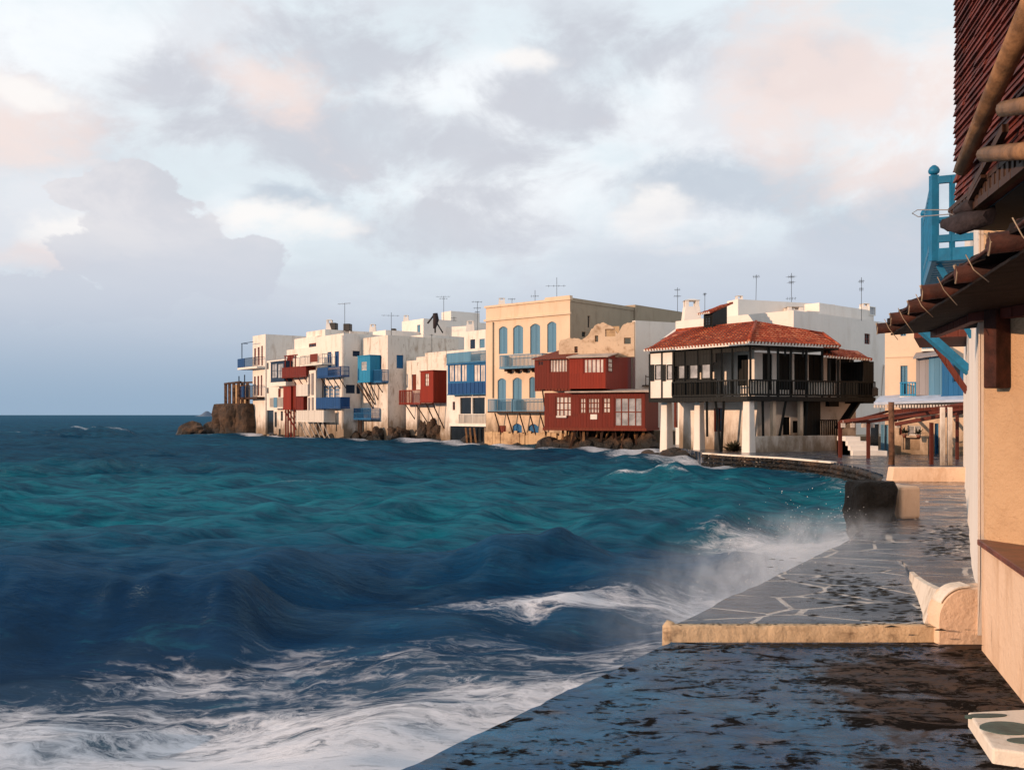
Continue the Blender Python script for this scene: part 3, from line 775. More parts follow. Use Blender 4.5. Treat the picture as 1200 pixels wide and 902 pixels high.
# low parapet wall
mb = MB(); Lw = 3.2
a = c0; b = c0 + ld*Lw
mb.hexa([(a.x, a.y, TER-.1), (b.x, b.y, TER-.1), (b.x+2.2, b.y, TER-.1), (a.x+0.9, a.y, TER-.1),
         (a.x, a.y, SILL-0.035), (b.x, b.y, SILL-0.035), (b.x+2.2, b.y, SILL-0.035), (a.x+0.9, a.y, SILL-0.035)])
mb.build('low_wall', 'smooth_stucco', hn, 0.015)
mb = MB(); pr_ = None      # hairline crack in the render
for i in range(14):
    q = c0 + ld*(.42+.012*mnoise.noise(Vector((i*.7, 0, 0)))) + ln*.0015; z_ = TER+.36-.022*i; w_ = .0028*(1-abs(i-6)/9)
    cur = mb.add([tuple(q-ld*w_+Vector((0, 0, z_))), tuple(q+ld*w_+Vector((0, 0, z_)))])
    if pr_ is not None: mb.face((pr_, pr_+1, cur+1, cur))
    pr_ = cur
mb.build('crack', 'weed', hn)
mb = MB()
q = c0 + ld*0.02 + ln*0.035; q2 = c0 + ld*Lw + ln*0.035
i1 = c0 + ud*0.05; i2 = c0 + ud*3.3
mb.hexa([(q.x, q.y, SILL-.033), (q2.x, q2.y, SILL-.033), (i2.x, i2.y, SILL-.033), (i1.x, i1.y, SILL-.033),
         (q.x, q.y, SILL+.012), (q2.x, q2.y, SILL+.012), (i2.x, i2.y, SILL+.012), (i1.x, i1.y, SILL+.012)])
mb.build('sill', 'sill_wood', hn, 0.006)
# upper wall, a subdivided sheet with a rounded arris
mb = MB(); HT = Z(200, 7.0)
def uw(s, z):
    r = 0.07
    if s < 0: return c0 + Vector((-s*0.35*1.0, -s*0.93, 0))     # return face going away
    return c0 + ud*s
zs = [SILL+0.012 + (HT-SILL)*i/40 for i in range(41)]
ss = [-1.2, -0.6, -0.12, -0.07, -0.03, 0.0, 0.03, 0.07] + [0.12+0.08*i for i in range(40)]
def spos(s):
    back = Vector((0.62, 0.78, 0)).normalized()
    p = c0 + (ud*s if s >= 0 else back*(-s))
    if abs(s) < 0.12: p = p + (ud + back)*(0.12-abs(s))**2*1.4
    return p
rows = []
for z in zs:
    rows.append(mb.add([(spos(s).x + 0.006*mnoise.noise(Vector((s*3, z*3, 1))), spos(s).y + 0.006*mnoise.noise(Vector((s*3, z*3, 7))), z) for s in ss]))
for j in range(len(zs)-1):
    for i in range(len(ss)-1): mb.face((rows[j]+i, rows[j]+i+1, rows[j+1]+i+1, rows[j+1]+i), True)
e = spos(ss[-1]); st = spos(ss[0])
bk = mb.add([(e.x+3, e.y, zs[0]), (e.x+3, e.y, zs[-1]), (st.x+3, st.y, zs[0]), (st.x+3, st.y, zs[-1])])
ns = len(ss)-1
mb.face((rows[0]+ns, bk, bk+1, rows[-1]+ns)); mb.face((rows[0], rows[-1], bk+3, bk+2)); mb.face((bk, bk+2, bk+3, bk+1))
mb.build('wall', 'stucco', hn)
# bracket on the wall under the awning
mb = MB(); bp = c0 + ud*0.22 + un*0.10
zt, zb = Z(352, 7.4), Z(455, 7.4)
mb.hexa([tuple(bp + ud*dx + un*dn + Vector((0, 0, z))) for z in (zb, zt) for dx, dn in ((-.06, -.10), (.06, -.10), (.06, .06), (-.06, .06))])
mb.build('bracket', 'log_wood', hn, 0.012)
# awning: logs laid out to the front, reed mat above, wall plate below
AD = Vector((0.268, 1, 0)).normalized(); AN = Vector((-AD.y, AD.x, 0))
def front(y): return Vector((2.38 + 0.268*(y-4.67), y, 0))
za = HC + 0.85
aw = thing('tmp', (0, 0, 0), 'x', 'x'); bpy.data.objects.remove(aw)
mb = MB()
NJ = 60
tops = []
for j in range(NJ+1):
    y = 2.9 + (9.36-2.9)*j/NJ
    f = front(y) - AN*0.10*(1+0.5*mnoise.noise(Vector((y*4, 0, 0)))); b = f - AN*1.75
    dz = 0.02*mnoise.noise(Vector((y*3, 4, 0)))
    tops.append(mb.add([(f.x, f.y, za+0.035), (f.x, f.y, za+0.085+dz), (b.x, b.y, za+0.26+dz), (b.x, b.y, za+0.21)]))
for j in range(NJ):
    for q in range(4): mb.face((tops[j]+q, tops[j]+(q+1) % 4, tops[j+1]+(q+1) % 4, tops[j+1]+q))
mb.face([tops[0]+q for q in range(4)]); mb.face([tops[NJ]+q for q in reversed(range(4))])
awn = mb.build('awning', 'dark_reed', hn)
mb = MB(); lows = []
for j in range(NJ+1):
    y = 2.9 + (9.34-2.9)*j/NJ; f = front(y) - AN*(0.13+.015*mnoise.noise(Vector((y*5, 1, 0)))); b = f - AN*1.7; dz = 0.008*mnoise.noise(Vector((y*6, 8, 0)))
    lows.append(mb.add([(f.x, f.y, za-.062+dz), (b.x, b.y, za+.06+dz), (b.x, b.y, za+.075+dz), (f.x, f.y, za-.045+dz)]))
for j in range(NJ):
    for q in range(4): mb.face((lows[j]+q, lows[j]+(q+1) % 4, lows[j+1]+(q+1) % 4, lows[j+1]+q))
mb.face([lows[0]+q for q in range(4)]); mb.face([lows[NJ]+q for q in reversed(range(4))])
mb.build('reed_mat', 'dark_reed', awn)
for i, y in enumerate([9.26, 8.35, 7.42, 6.54, 5.67, 4.67, 3.75]):
    f = front(y) + AN*random.uniform(-.03, .03); mb = MB()
    zz = za + random.uniform(-0.012, .012)
    mb.tube([f + Vector((0, 0, zz)), f - AN*0.6 + Vector((0, 0, zz+0.05)), f - AN*1.7 + Vector((0, 0, zz+0.15))], [0.054, 0.056, 0.056], 10, True, 0.08)
    mb.build('log', 'log_wood', awn)
    # cords hanging from the mat
    mb = MB(); g = front(y-0.33) - AN*0.02
    L = random.uniform(.12, .2)
    mb.tube([g+Vector((0, 0, za+.06)), g+Vector((.03, -.03, za-.03)), g-AN*0.12+Vector((0, 0, za-L*.8))], 0.0035, 5)
    mb.tube([f+AN*0.01+Vector((0, 0, za+.05)), f-AN*0.02+AD*0.05+Vector((0, 0, za)), f+Vector((0, 0, za-.055)), f-AD*0.05+Vector((0, 0, za)), f+Vector((0, 0, za+.055))], 0.006, 5)
    mb.build('cord', 'cord', awn)
mb = MB()     # outer purlin that ties the log ends
mb.tube([front(9.3)-AN*.10+Vector((0, 0, za+.058)), front(7.5)-AN*.09+Vector((0, 0, za+.062)), front(5.2)-AN*.10+Vector((0, 0, za+.056)), front(3.2)-AN*.09+Vector((0, 0, za+.06))], 0.012, 7)
mb.build('purlin', 'log_wood', awn)
mb = MB()     # wall plate
w0 = c0 - ud*0.02 + un*0.07; w1 = c0 + ud*3 + un*0.07
mb.bar((w0.x, w0.y, za-.055), (w1.x, w1.y, za-.055), 0.10, 0.09)
mb.bar((c0.x-0.05, c0.y-.02, za-.055), (front(9.36).x+.5, 9.2, za-.055), 0.07, 0.08)
mb.build('wall_plate', 'red_timber', hn)
# red boarded upper floor jutting out above
RD = Vector((0.22, 1, 0)).normalized(); RN = Vector((-RD.y, RD.x, 0))
R0 = Vector((XX(1121, 7.0), 7.0, 0)); zr = Z(268, 7.0)
up = thing('tmp', (0, 0, 0), 'x', 'x'); bpy.data.objects.remove(up)
mb = MB(); L = 4.6; H = 4.0; nb = 96; bh = H/nb
for i in range(nb):
    z0 = zr + i*bh + random.uniform(-.006, .006); j = random.uniform(-.004, .004)
    a = R0; b = R0 - RD*L
    # each lapped board in three lengths
    cuts = sorted([0, L] + [random.uniform(0.1, L-.1) for _ in range(9)])
    for s0, s1 in zip(cuts[:-1], cuts[1:]):
        a = R0 - RD*(s0+.002); b = R0 - RD*(s1-.002); jj = random.uniform(-.007, .007)
        o0 = RN*(0.022+jj); o1 = RN*(0.004+jj)
        mb.hexa([tuple(a+o0+Vector((0, 0, z0))), tuple(b+o0+Vector((0, 0, z0))), tuple(b-RN*.03+Vector((0, 0, z0))), tuple(a-RN*.03+Vector((0, 0, z0))),
                 tuple(a+o1+Vector((0, 0, z0+bh+.008))), tuple(b+o1+Vector((0, 0, z0+bh+.008))), tuple(b-RN*.03+Vector((0, 0, z0+bh+.008))), tuple(a-RN*.03+Vector((0, 0, z0+bh+.008)))])
simple('near_red_boards', (0.105, 0.020, 0.012), 0.65, 0.55, 5, 0.5, 0.25)
upf = mb.build('upper_floor', 'near_red_boards', hn)
mb = MB()     # the body of the upper floor, its underside in dark teal paint
a = R0 - RN*.03; b = a - RD*L
mb.hexa([(a.x, a.y, zr-.01), (b.x, b.y, zr-.01), (b.x+3.5, b.y, zr-.01), (a.x+3.0, a.y+.3, zr-.01), (a.x, a.y, zr+H), (b.x, b.y, zr+H), (b.x+3.5, b.y, zr+H), (a.x+3.0, a.y+.3, zr+H)])
simple('teal_soffit', (0.012, 0.032, 0.038), 0.7, 0.3, 2)
mb.build('soffit', 'teal_soffit', upf)
mb = MB()     # bottom trim with a row of dentils
a = R0 + RN*.035; b = a - RD*L
mb.bar((a.x, a.y, zr+.02), (b.x, b.y, zr+.02), 0.05, 0.045)
mb.bar((a.x, a.y, zr+.135), (b.x, b.y, zr+.135), 0.05, 0.03)
for i in range(46):
    p_ = a - RD*(0.06+i*0.1); mb.box((p_.x-.002, p_.y, zr+.078), RD*.026, RN*.02, (0, 0, .042))
mb.build('trim', 'brown_timber', upf)
mb = MB()     # pale leaning pole and cross poles of a sun shade
def on(px, py, off):  # point on the vertical plane off in front of the boards
    dx = (px-600)/FPX; pl = R0 + RN*off
    D = (pl.dot(RN)) / (Vector((dx, 1, 0)).dot(RN)); return Vector((dx*D, D, Z(py, D)))
mb.tube([on(1127, 198, .10), on(1160, 118, .16), on(1215, -8, .24)], [.052, .056, .06], 12, True, .04)
mb.build('pole', 'pale_log', upf)
for (x0_, y0_, x1_, y1_) in ((1153, 181, 1240, 174), (1176, 128, 1250, 116)):
    mb = MB(); mb.tube([on(x0_, y0_, .16), on(x1_, y1_, .10)], [.045, .05], 12, True, .05); mb.build('pole', 'pale_log', upf)
mb = MB(); mb.bar(on(1138, 226, .07), on(1178, 150, .10), .035, .05); mb.bar(on(1121, 262, .06), on(1152, 205, .08), .03, .04)
mb.build('dark_bar', 'brown_timber', upf)  # dark bars lying just under the leaning pole
mb = MB()     # canvas roll and wire hoop at the corner
q = on(1128, 262, .10)
mb.tube([q+Vector((-.05, .15, .03)), q+Vector((0, 0, 0)), q+Vector((.06, -.25, .0))], [.05, .075, .06], 9, True, .35)
mb.tube([q+Vector((.02, .1, .10)), q+Vector((.05, -.1, .12))], [.04, .05], 7, True, .4)
mb.build('canvas_roll', 'canvas', upf)
mb = MB(); qq = on(1124, 247, .06)
e = [on(1112, 246, .06), on(1075, 246, .06), on(1069, 250, .06), on(1076, 254, .06), on(1114, 251, .06), on(1132, 256, .02)]
mb.tube(e, .0045, 5); mb.build('wire_hoop', 'grey_metal', upf)
# block of logs and plaster seen between awning and upper floor
mb = MB(); f = on(1161, 286, -.02)
for yy in (5.2, 5.9, 6.7):
    f = front(yy) - AN*0.25; mb.tube([f+Vector((0, 0, za+.17)), f - AN*1.1+Vector((0, 0, za+.25))], .05, 9, True, .06)
mb.build('log', 'log_wood', awn)

# door step of crazy paving
sx = [P(1134, 812, 5.55), P(1199, 800, 5.75), P(1205, 855, 5.0), P(1163, 853, 4.95)]
sx = [(XX(1134, 5.74), 5.74), (3.5, 5.85), (3.4, 4.75), (XX(1163, 5.12), 5.12)]
zt = TER + 0.085
dst = thing('door_step', (2.85, 5.4, TER), 'white rimmed door step with oval green stones at the foot of the stucco wall', 'step')
mb = MB(); prism(mb, sx[::-1], TER-.02, zt); mb.build('slab', 'kerb_white', dst, 0.012)
def stone(cx, cy, rx, ry, rot=0.0):
    mb = MB(); n = 28; ring = []
    for i in range(n):
        a = 2*math.pi*i/n; r = 1+0.08*mnoise.noise(Vector((math.cos(a)*1.5+cx*9, math.sin(a)*1.5, cy)))
        x = math.cos(a)*rx*r; y = math.sin(a)*ry*r
        ring.append((cx+x*math.cos(rot)-y*math.sin(rot), cy+x*math.sin(rot)+y*math.cos(rot)))
    ok = []
    prism(mb, ring, zt-.01, zt+.005); mb.build('paving_stone', 'green_slate', dst)
stone(2.87, 5.44, 0.155, 0.115, 0.1); stone(2.86, 5.665, 0.13, 0.035, 0.08); stone(2.87, 5.225, 0.11, 0.05, -.05)
stone(3.2, 5.5, 0.10, 0.2, .1); stone(3.15, 5.1, 0.14, 0.12)

# debris of black weed thrown up on the stones: too many scraps to count
mb = MB()
def scrap(x, y, z, r):
    n = random.randint(5, 8); c = mb.add([(x, y, z+r*random.uniform(.12, .3))]); a0 = random.uniform(0, 6.28); el_ = random.uniform(.35, .9)
    rg = []
    for i in range(n):
        a = a0+2*math.pi*i/n; rr = r*random.uniform(.5, 1.25)
        rg.append((x+math.cos(a)*rr*1.5, y+math.sin(a)*rr*el_, z+0.001))
    b = mb.add(rg)
    for i in range(n): mb.face((c, b+i, b+(i+1) % n), False)
for _ in range(1800):
    y = random.uniform(4.6, 7.8); xe = np.interp(y, [p[1] for p in ter_edge], [p[0] for p in ter_edge])
    x = random.uniform(xe+.1, 3.4)
    dens = mnoise.fractal(Vector((x*1.1, y*2.0, 3)), 1, 2, 4) + 0.22*(x-1.6)
    if dens < 0.02: continue
    scrap(x, y, TER, random.uniform(.006, .022))
for _ in range(420):
    x = random.triangular(1.5, 3.5, 2.8); scrap(x, 7.80 - abs(random.gauss(0, .07)), TER, random.uniform(.008, .03))
for _ in range(160):
    t = random.random(); q = c0 + ld*(t*2.2) + ln*(.03+abs(random.gauss(0, .06))); scrap(q.x, q.y, TER, random.uniform(.008, .028))
for _ in range(260):
    x = random.gauss(3.55, .28); y = random.gauss(9.2, .8)
    scrap(x, y, PRO, random.uniform(.01, .05))
for _ in range(200):
    y = random.uniform(10, 15); scrap(3.8+.476*(y-7.7)-abs(random.gauss(0.1, .35)), y, PRO, random.uniform(.01, .06))
for _ in range(150): scrap(random.uniform(1.32, 3.5), random.uniform(7.86, 7.95), PRO+.009, random.uniform(.005, .018))
o = mb.build('seaweed', 'weed'); struct(o, 'stuff')
# ------------------------------------------------------------------ facades and houses
class Fac:
    """vertical facade: P0 left end, u along it to the right as seen, n outward"""
    def __init__(s, p0, p1):
        s.p0 = Vector((p0[0], p0[1], 0)); s.p1 = Vector((p1[0], p1[1], 0))
        s.u = (s.p1 - s.p0); s.L = s.u.length; s.u.normalize()
        s.n = Vector((s.u.y, -s.u.x, 0))
    @staticmethod
    def px(pxL, DL, pxR, d=(0.61, -0.79), DR=None):
        a = (XX(pxL, DL), DL)
        if DR is not None: return Fac(a, (XX(pxR, DR), DR))
        k_ = (pxR-600)/FPX; l = math.hypot(*d); d = (d[0]/l, d[1]/l)
        w_ = (k_*a[1]-a[0])/(d[0]-k_*d[1])
        return Fac(a, (a[0]+d[0]*w_, a[1]+d[1]*w_))
    def s_at(s, px, o=0.0):
        k_ = (px-600)/FPX; q = s.p0 + s.n*o
        return (k_*q.y - q.x)/(s.u.x - k_*s.u.y)
    def pt(s, a, z, o=0.0):
        q = s.p0 + s.u*a + s.n*o; return Vector((q.x, q.y, z))
    def D(s, a, o=0.0): return (s.p0 + s.u*a + s.n*o).y
    def rect(s, r, o=0.0):
        s0, s1 = s.s_at(r[0], o), s.s_at(r[2], o); D = s.D((s0+s1)/2, o)
        return s0, s1, Z(r[3], D), Z(r[1], D)
    def side(s, depth):   # right hand side wall, running back
        return Fac(s.p1, s.p1 - s.n*depth)
    def left(s, depth):
        return Fac(s.p0 - s.n*depth, s.p0)

def wall_grid(mb, F, s0, s1, z0, z1, holes=(), o=0.0, rev=0.12, ztop=None):
    cs = sorted(set([s0, s1] + [min(max(v, s0), s1) for h in holes for v in (h[0], h[1])]))
    cz = sorted(set([z0, z1] + [min(max(v, z0), z1) for h in holes for v in (h[2], h[3])]))
    for a, b in zip(cs[:-1], cs[1:]):
        for c, d in zip(cz[:-1], cz[1:]):
            ms, mz = (a+b)/2, (c+d)/2
            if any(h[0] < ms < h[1] and h[2] < mz < h[3] for h in holes): continue
            mb.quad(F.pt(a, c, o), F.pt(b, c, o), F.pt(b, d, o), F.pt(a, d, o))
    for h in holes:
        a, b, c, d = max(h[0], s0), min(h[1], s1), max(h[2], z0), min(h[3], z1)
        i = o-rev
        mb.quad(F.pt(a, c, o), F.pt(a, d, o), F.pt(a, d, i), F.pt(a, c, i))
        mb.quad(F.pt(b, c, o), F.pt(b, c, i), F.pt(b, d, i), F.pt(b, d, o))
        mb.quad(F.pt(a, c, o), F.pt(a, c, i), F.pt(b, c, i), F.pt(b, c, o))
        mb.quad(F.pt(a, d, o), F.pt(b, d, o), F.pt(b, d, i), F.pt(a, d, i))

class House:
    def __init__(s, name, label, F, ytop, depth, mat, zb=-0.4, group=None, cat='house', ztop=None):
        s.F = F; s.depth = depth; s.mat = mat; s.zb = zb
        s.zt = ztop if ztop is not None else Z(ytop, F.p0.y)
        s.root = thing(name, F.pt(F.L/2, max(zb, 0)), label, cat, group)
        s.S = F.side(depth); s.holes = []; s.sholes = []
    def fbox(s, F, a, b, z0, z1, o0, o1, name, mat, parent=None, bevel=0):
        mb = MB(); fb(mb, F, a, b, z0, z1, o0, o1); return mb.build(name, mat, parent or s.root, bevel)
    def opening(s, r, kind, side=False, **kw):
        F = s.S if side else s.F
        q = F.rect(r); (s.sholes if side else s.holes).append(q)
        fill(F, q, kind, s.root, -0.10, **kw)
    def finish(s, cap=0.0):
        F, S_ = s.F, s.S; mb = MB()
        wall_grid(mb, F, 0, F.L, s.zb, s.zt, s.holes)
        wall_grid(mb, S_, 0, s.depth, s.zb, s.zt, s.sholes)
        d = s.depth
        mb.quad(F.pt(0, s.zb, -d), F.pt(0, s.zb), F.pt(0, s.zt), F.pt(0, s.zt, -d))
        mb.quad(F.pt(F.L, s.zb, -d), F.pt(0, s.zb, -d), F.pt(0, s.zt, -d), F.pt(F.L, s.zt, -d))
        # roof sunk behind a parapet
        t = 0.2; zr = s.zt-0.35
        o_ = [F.pt(0, s.zt), F.pt(F.L, s.zt), F.pt(F.L, s.zt, -d), F.pt(0, s.zt, -d)]
        i_ = [F.pt(t, s.zt, -t), F.pt(F.L-t, s.zt, -t), F.pt(F.L-t, s.zt, -d+t), F.pt(t, s.zt, -d+t)]
        l_ = [Vector((p.x, p.y, zr)) for p in i_]
        for j in range(4):
            mb.quad(o_[j], o_[(j+1) % 4], i_[(j+1) % 4], i_[j]); mb.quad(i_[j], i_[(j+1) % 4], l_[(j+1) % 4], l_[j])
        mb.quad(*l_)
        import bmesh
        ob = mb.build('wall', s.mat, s.root, recalc=False)
        bm = bmesh.new(); bm.from_mesh(ob.data); bmesh.ops.remove_doubles(bm, verts=bm.verts, dist=0.0005); bmesh.ops.recalc_face_normals(bm, faces=bm.faces); bm.to_mesh(ob.data); bm.free()
        return ob
    def mass(s, r, o0, o1, mat=None, name='wall', parent=None):
        """box over pixel rectangle r measured on the plane at offset o1"""
        a, b, z0, z1 = s.F.rect(r, o1); return s.fbox(s.F, a, b, z0, z1, o0, o1, name, mat or s.mat, parent)

def fb(mb, F, a, b, z0, z1, o0, o1):
    mb.hexa([F.pt(a, z0, o1), F.pt(b, z0, o1), F.pt(b, z0, o0), F.pt(a, z0, o0), F.pt(a, z1, o1), F.pt(b, z1, o1), F.pt(b, z1, o0), F.pt(a, z1, o0)])

def fill(F, q, kind, root, o, mat='blue_boards', glass='dark_glass', bars=(2, 2), frame=0.05, name=None, arch=False):
    """window, shutter or door set in opening q at depth o"""
    a, b, c, d = q; w_ = b-a; h = d-c
    if kind == 'shutter':        # two closed leaves with rails and slats
        mb = MB(); m_ = (a+b)/2; g = 0.01
        for (x0, x1) in ((a, m_-g), (m_+g, b)):
            fb(mb, F, x0, x1, c, d, o-.03, o)
            ww = min(.05, (x1-x0)*.25)
            fb(mb, F, x0, x0+ww, c, d, o-.03, o+.018); fb(mb, F, x1-ww, x1, c, d, o-.03, o+.018)
            fb(mb, F, x0, x1, c, c+.07, o-.03, o+.0182); fb(mb, F, x0, x1, d-.07, d, o-.03, o+.0182); 
            n = max(4, int(h/.13))
            for i in range(n):
                z = c+.09+(h-.2)*i/n; fb(mb, F, x0+ww, x1-ww, z, z+(h-.2)/n*.55, o-.02, o+.010)
        return mb.build(name or 'shutter', mat, root)
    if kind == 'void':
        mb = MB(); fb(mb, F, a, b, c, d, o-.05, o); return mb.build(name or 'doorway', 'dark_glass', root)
    mb = MB(); f = frame          # framed glass
    fb(mb, F, a, a+f, c, d, o-.04, o+.02); fb(mb, F, b-f, b, c, d, o-.04, o+.02)
    fb(mb, F, a+f, b-f, c, c+f, o-.04, o+.019); fb(mb, F, a+f, b-f, d-f, d, o-.04, o+.019)
    for i in range(1, bars[0]): x = a+w_*i/bars[0]; fb(mb, F, x-f*.4, x+f*.4, c+f, d-f, o-.02, o+.015)
    for i in range(1, bars[1]): z = c+h*i/bars[1]; fb(mb, F, a+f, b-f, z-f*.35, z+f*.35, o-.02, o+.012)
    ob = mb.build(name or 'window', mat, root)
    mb = MB(); fb(mb, F, a+f*.5, b-f*.5, c+f*.5, d-f*.5, o-.03, o-.012); mb.build('pane', glass, ob)
    return ob

def balcony(F, r, o, root, style='bars', mat='blue_boards', slab='white_paint', braces=0, bmat='brown_timber', slab_h=0.10, drop=None, bar_sp=0.13, sides=True, roof=None):
    a, b, z0, z1 = F.rect(r, o)
    mb = MB(); fb(mb, F, a-.03, b+.03, z0-slab_h, z0, 0.003, o+.03); bal = mb.build('balcony', slab, root)
    mb = MB(); h = z1-z0; t = .04
    def run(p, q):
        L = (q-p).length; d = (q-p).normalized(); nn = Vector((-d.y, d.x, 0))
        def bx(x0, x1, za_, zb_, th):
            c = p + d*(x0+x1)/2; mb.box((c.x, c.y, (za_+zb_)/2), d*(x1-x0)/2, nn*th/2, (0, 0, (zb_-za_)/2))
        bx(0, L, z1-.06, z1, t*1.6); bx(0, L, z0+.03, z0+.08, t)
        if style == 'solid':
            n = max(1, round(L/.24))
            for i in range(n): bx(L*i/n+.006, L*(i+1)/n-.006, z0+.02, z1-.03, t*(.7+.25*(i % 2)))
        else:
            n = max(2, round(L/bar_sp))
            for i in range(n+1): x = min(max(L*i/n, .02), L-.02); bx(x-.018 if i not in (0, n) else x-.03, x+.018 if i not in (0, n) else x+.03, z0, z1, t*.9)
            if style == 'lattice':
                for i in range(n): bx(L*i/n, L*(i+1)/n, (z0+z1)/2-.02, (z0+z1)/2+.02, t*.8)
    A, B = F.pt(a, 0, o), F.pt(b, 0, o); run(A, B)
    if sides: run(F.pt(a, 0, 0.02), A); run(B, F.pt(b, 0, .02))
    mb.build('railing', mat, bal)
    for i in range(braces):
        s_ = a + (b-a)*(i+.5)/braces; dr = drop or o*1.2
        mb = MB(); mb.bar(F.pt(s_, z0-slab_h-.02, o*.9), F.pt(s_, z0-slab_h-dr, .02), .07, .07); mb.build('brace', bmat, bal)
    return bal

def bay(F, r, o, root, mat, wins=(), frame_mat=None, glass='dark_glass', bars=(2, 3), roofmat=None, endwins=(), braces=0, name='bay', bmat='brown_timber', trim=True):
    """boarded box projecting from the facade; wins are pixel rects on its front"""
    a, b, z0, z1 = F.rect(r, o)
    G = Fac(F.pt(a, 0, o), F.pt(b, 0, o)); mb = MB()
    hol = [G.rect(q) for q in wins]
    wall_grid(mb, G, 0, G.L, z0, z1, hol, 0, .06)
    E = Fac(F.pt(b, 0, o), F.pt(b, 0, 0.0)); eh = [E.rect(q) for q in endwins]
    wall_grid(mb, E, 0, E.L, z0, z1, eh, 0, .06)
    W = Fac(F.pt(a, 0, 0), F.pt(a, 0, o)); wall_grid(mb, W, 0, W.L, z0, z1)
    mb.quad(F.pt(a, z0), F.pt(b, z0), F.pt(b, z0, o), F.pt(a, z0, o)); mb.quad(F.pt(a, z1), F.pt(a, z1, o), F.pt(b, z1, o), F.pt(b, z1))
    ob = mb.build(name, mat, root)
    if trim:
        mb = MB()
        fb(mb, F, a-.04, b+.04, z0-.08, z0+.02, .003, o+.035); fb(mb, F, a-.05, b+.05, z1-.03, z1+.05, .003, o+.06); mb.build('trim', roofmat or mat, ob)
    for q in hol: fill(G, q, 'glass', ob, -.05, frame_mat or mat, glass, bars, .04)
    for q in eh: fill(E, q, 'glass', ob, -.05, frame_mat or mat, glass, bars, .04)
    for i in range(braces):
        s_ = a+(b-a)*(i+.5)/braces; mb = MB(); mb.bar(F.pt(s_, z0-.08, o*.85), F.pt(s_, z0-.08-o*1.5, .02), .08, .08); mb.build('brace', bmat, ob)
    return ob, G

def chimney(root, p, w_, h, mat='clean_plaster', pots=1):
    mb = MB(); x, y, z = p
    n = 4
    mb.hexa([(x-w_*.65, y-w_*.65, z), (x+w_*.65, y-w_*.65, z), (x+w_*.65, y+w_*.65, z), (x-w_*.65, y+w_*.65, z), (x-w_*.5, y-w_*.5, z+h*.72), (x+w_*.5, y-w_*.5, z+h*.72), (x+w_*.5, y+w_*.5, z+h*.72), (x-w_*.5, y+w_*.5, z+h*.72)])
    for dx in (-.36, .36):
        for dy in (-.36, .36): mb.box((x+dx*w_, y+dy*w_, z+h*.83), (w_*.11, 0, 0), (0, w_*.11, 0), (0, 0, h*.11))
    mb.hexa([(x-w_*.55, y-w_*.55, z+h*.94), (x+w_*.55, y-w_*.55, z+h*.94), (x+w_*.55, y+w_*.55, z+h*.94), (x-w_*.55, y+w_*.55, z+h*.94), (x-w_*.2, y-w_*.2, z+h), (x+w_*.2, y-w_*.2, z+h), (x+w_*.2, y+w_*.2, z+h), (x-w_*.2, y+w_*.2, z+h)])
    return mb.build('chimney', mat, root)

def tile_roof(name, root, e0, e1, t1, t0, sp=0.20, rad=0.085, mat='roof_tile', thick=0.06):
    """barrel tiles on the plane through eave e0-e1 and top t0-t1"""
    e0, e1, t0, t1 = [Vector(v) for v in (e0, e1, t0, t1)]
    U = (e1-e0); L = U.length; U.normalize()
    W_ = (t1-e0); W_ = W_ - U*W_.dot(U); W_.normalize(); N = U.cross(W_).normalized()
    if N.z < 0: N = -N
    f2 = lambda p: ((p-e0).dot(U), (p-e0).dot(W_))
    poly = [(0, 0), (L, 0), f2(t1), f2(t0)]
    def wmax(u):
        r = []
        for (a, b), (c, d) in zip(poly, poly[1:]+poly[:1]):
            if abs(a-c) < 1e-6: continue
            t = (u-a)/(c-a)
            if 0 <= t <= 1: r.append(b+(d-b)*t)
        return max(r) if r else 0
    mb = MB()
    b0 = [e0 + U*x + W_*y - N*thick for x, y in poly]; b1 = [e0 + U*x + W_*y for x, y in poly]
    i = mb.add(b0+b1); mb.face((i+3, i+2, i+1, i)); mb.face((i+4, i+5, i+6, i+7))
    for j in range(4): mb.face((i+j, i+(j+1) % 4, i+4+(j+1) % 4, i+4+j))
    lo = min(p[0] for p in poly); hi = max(p[0] for p in poly)
    n = int((hi-lo)/sp)
    for c in range(n+1):
        u = lo + sp*(c+.5); wm = wmax(u)
        if u > hi or wm < .1: continue
        rows_ = max(1, int(wm/.34)); prev = None
        wstart = -0.03 if 0 <= u <= L else (wm-0.3)
        if not (0 <= u <= L): continue
        y = wstart; j = random.uniform(-.012, .012)
        while y < wm:
            y1 = min(y+.36, wm)
            ra, rb = [], []
            for q in range(7):
                a = math.pi*q/6; 
                ra.append(e0 + U*(u+j+math.cos(a)*rad*1.06) + W_*y + N*(math.sin(a)*rad*1.06+.012))
                rb.append(e0 + U*(u+j*.6+math.cos(a)*rad*.86) + W_*(y1+.02) + N*(math.sin(a)*rad*.86-.004))
            A, B = mb.add(ra), mb.add(rb)
            for q in range(6): mb.face((A+q, A+q+1, B+q+1, B+q), True)
            mb.face([A+q for q in range(7)])
            y = y1; j += random.uniform(-.006, .006)
    ob = mb.build(name, mat, root, recalc=False)
    # pale mortar dots along the eave
    mb = MB()
    for c in range(n+1):
        u = lo+sp*(c+.5)
        if 0 <= u <= L: 
            p_ = e0+U*(u-sp*.5)-W_*.02+N*.0; mb.box(p_, U*sp*.26, W_*.02, N*.05)
    mb.build('eave_mortar', 'white_paint', ob)
    return ob

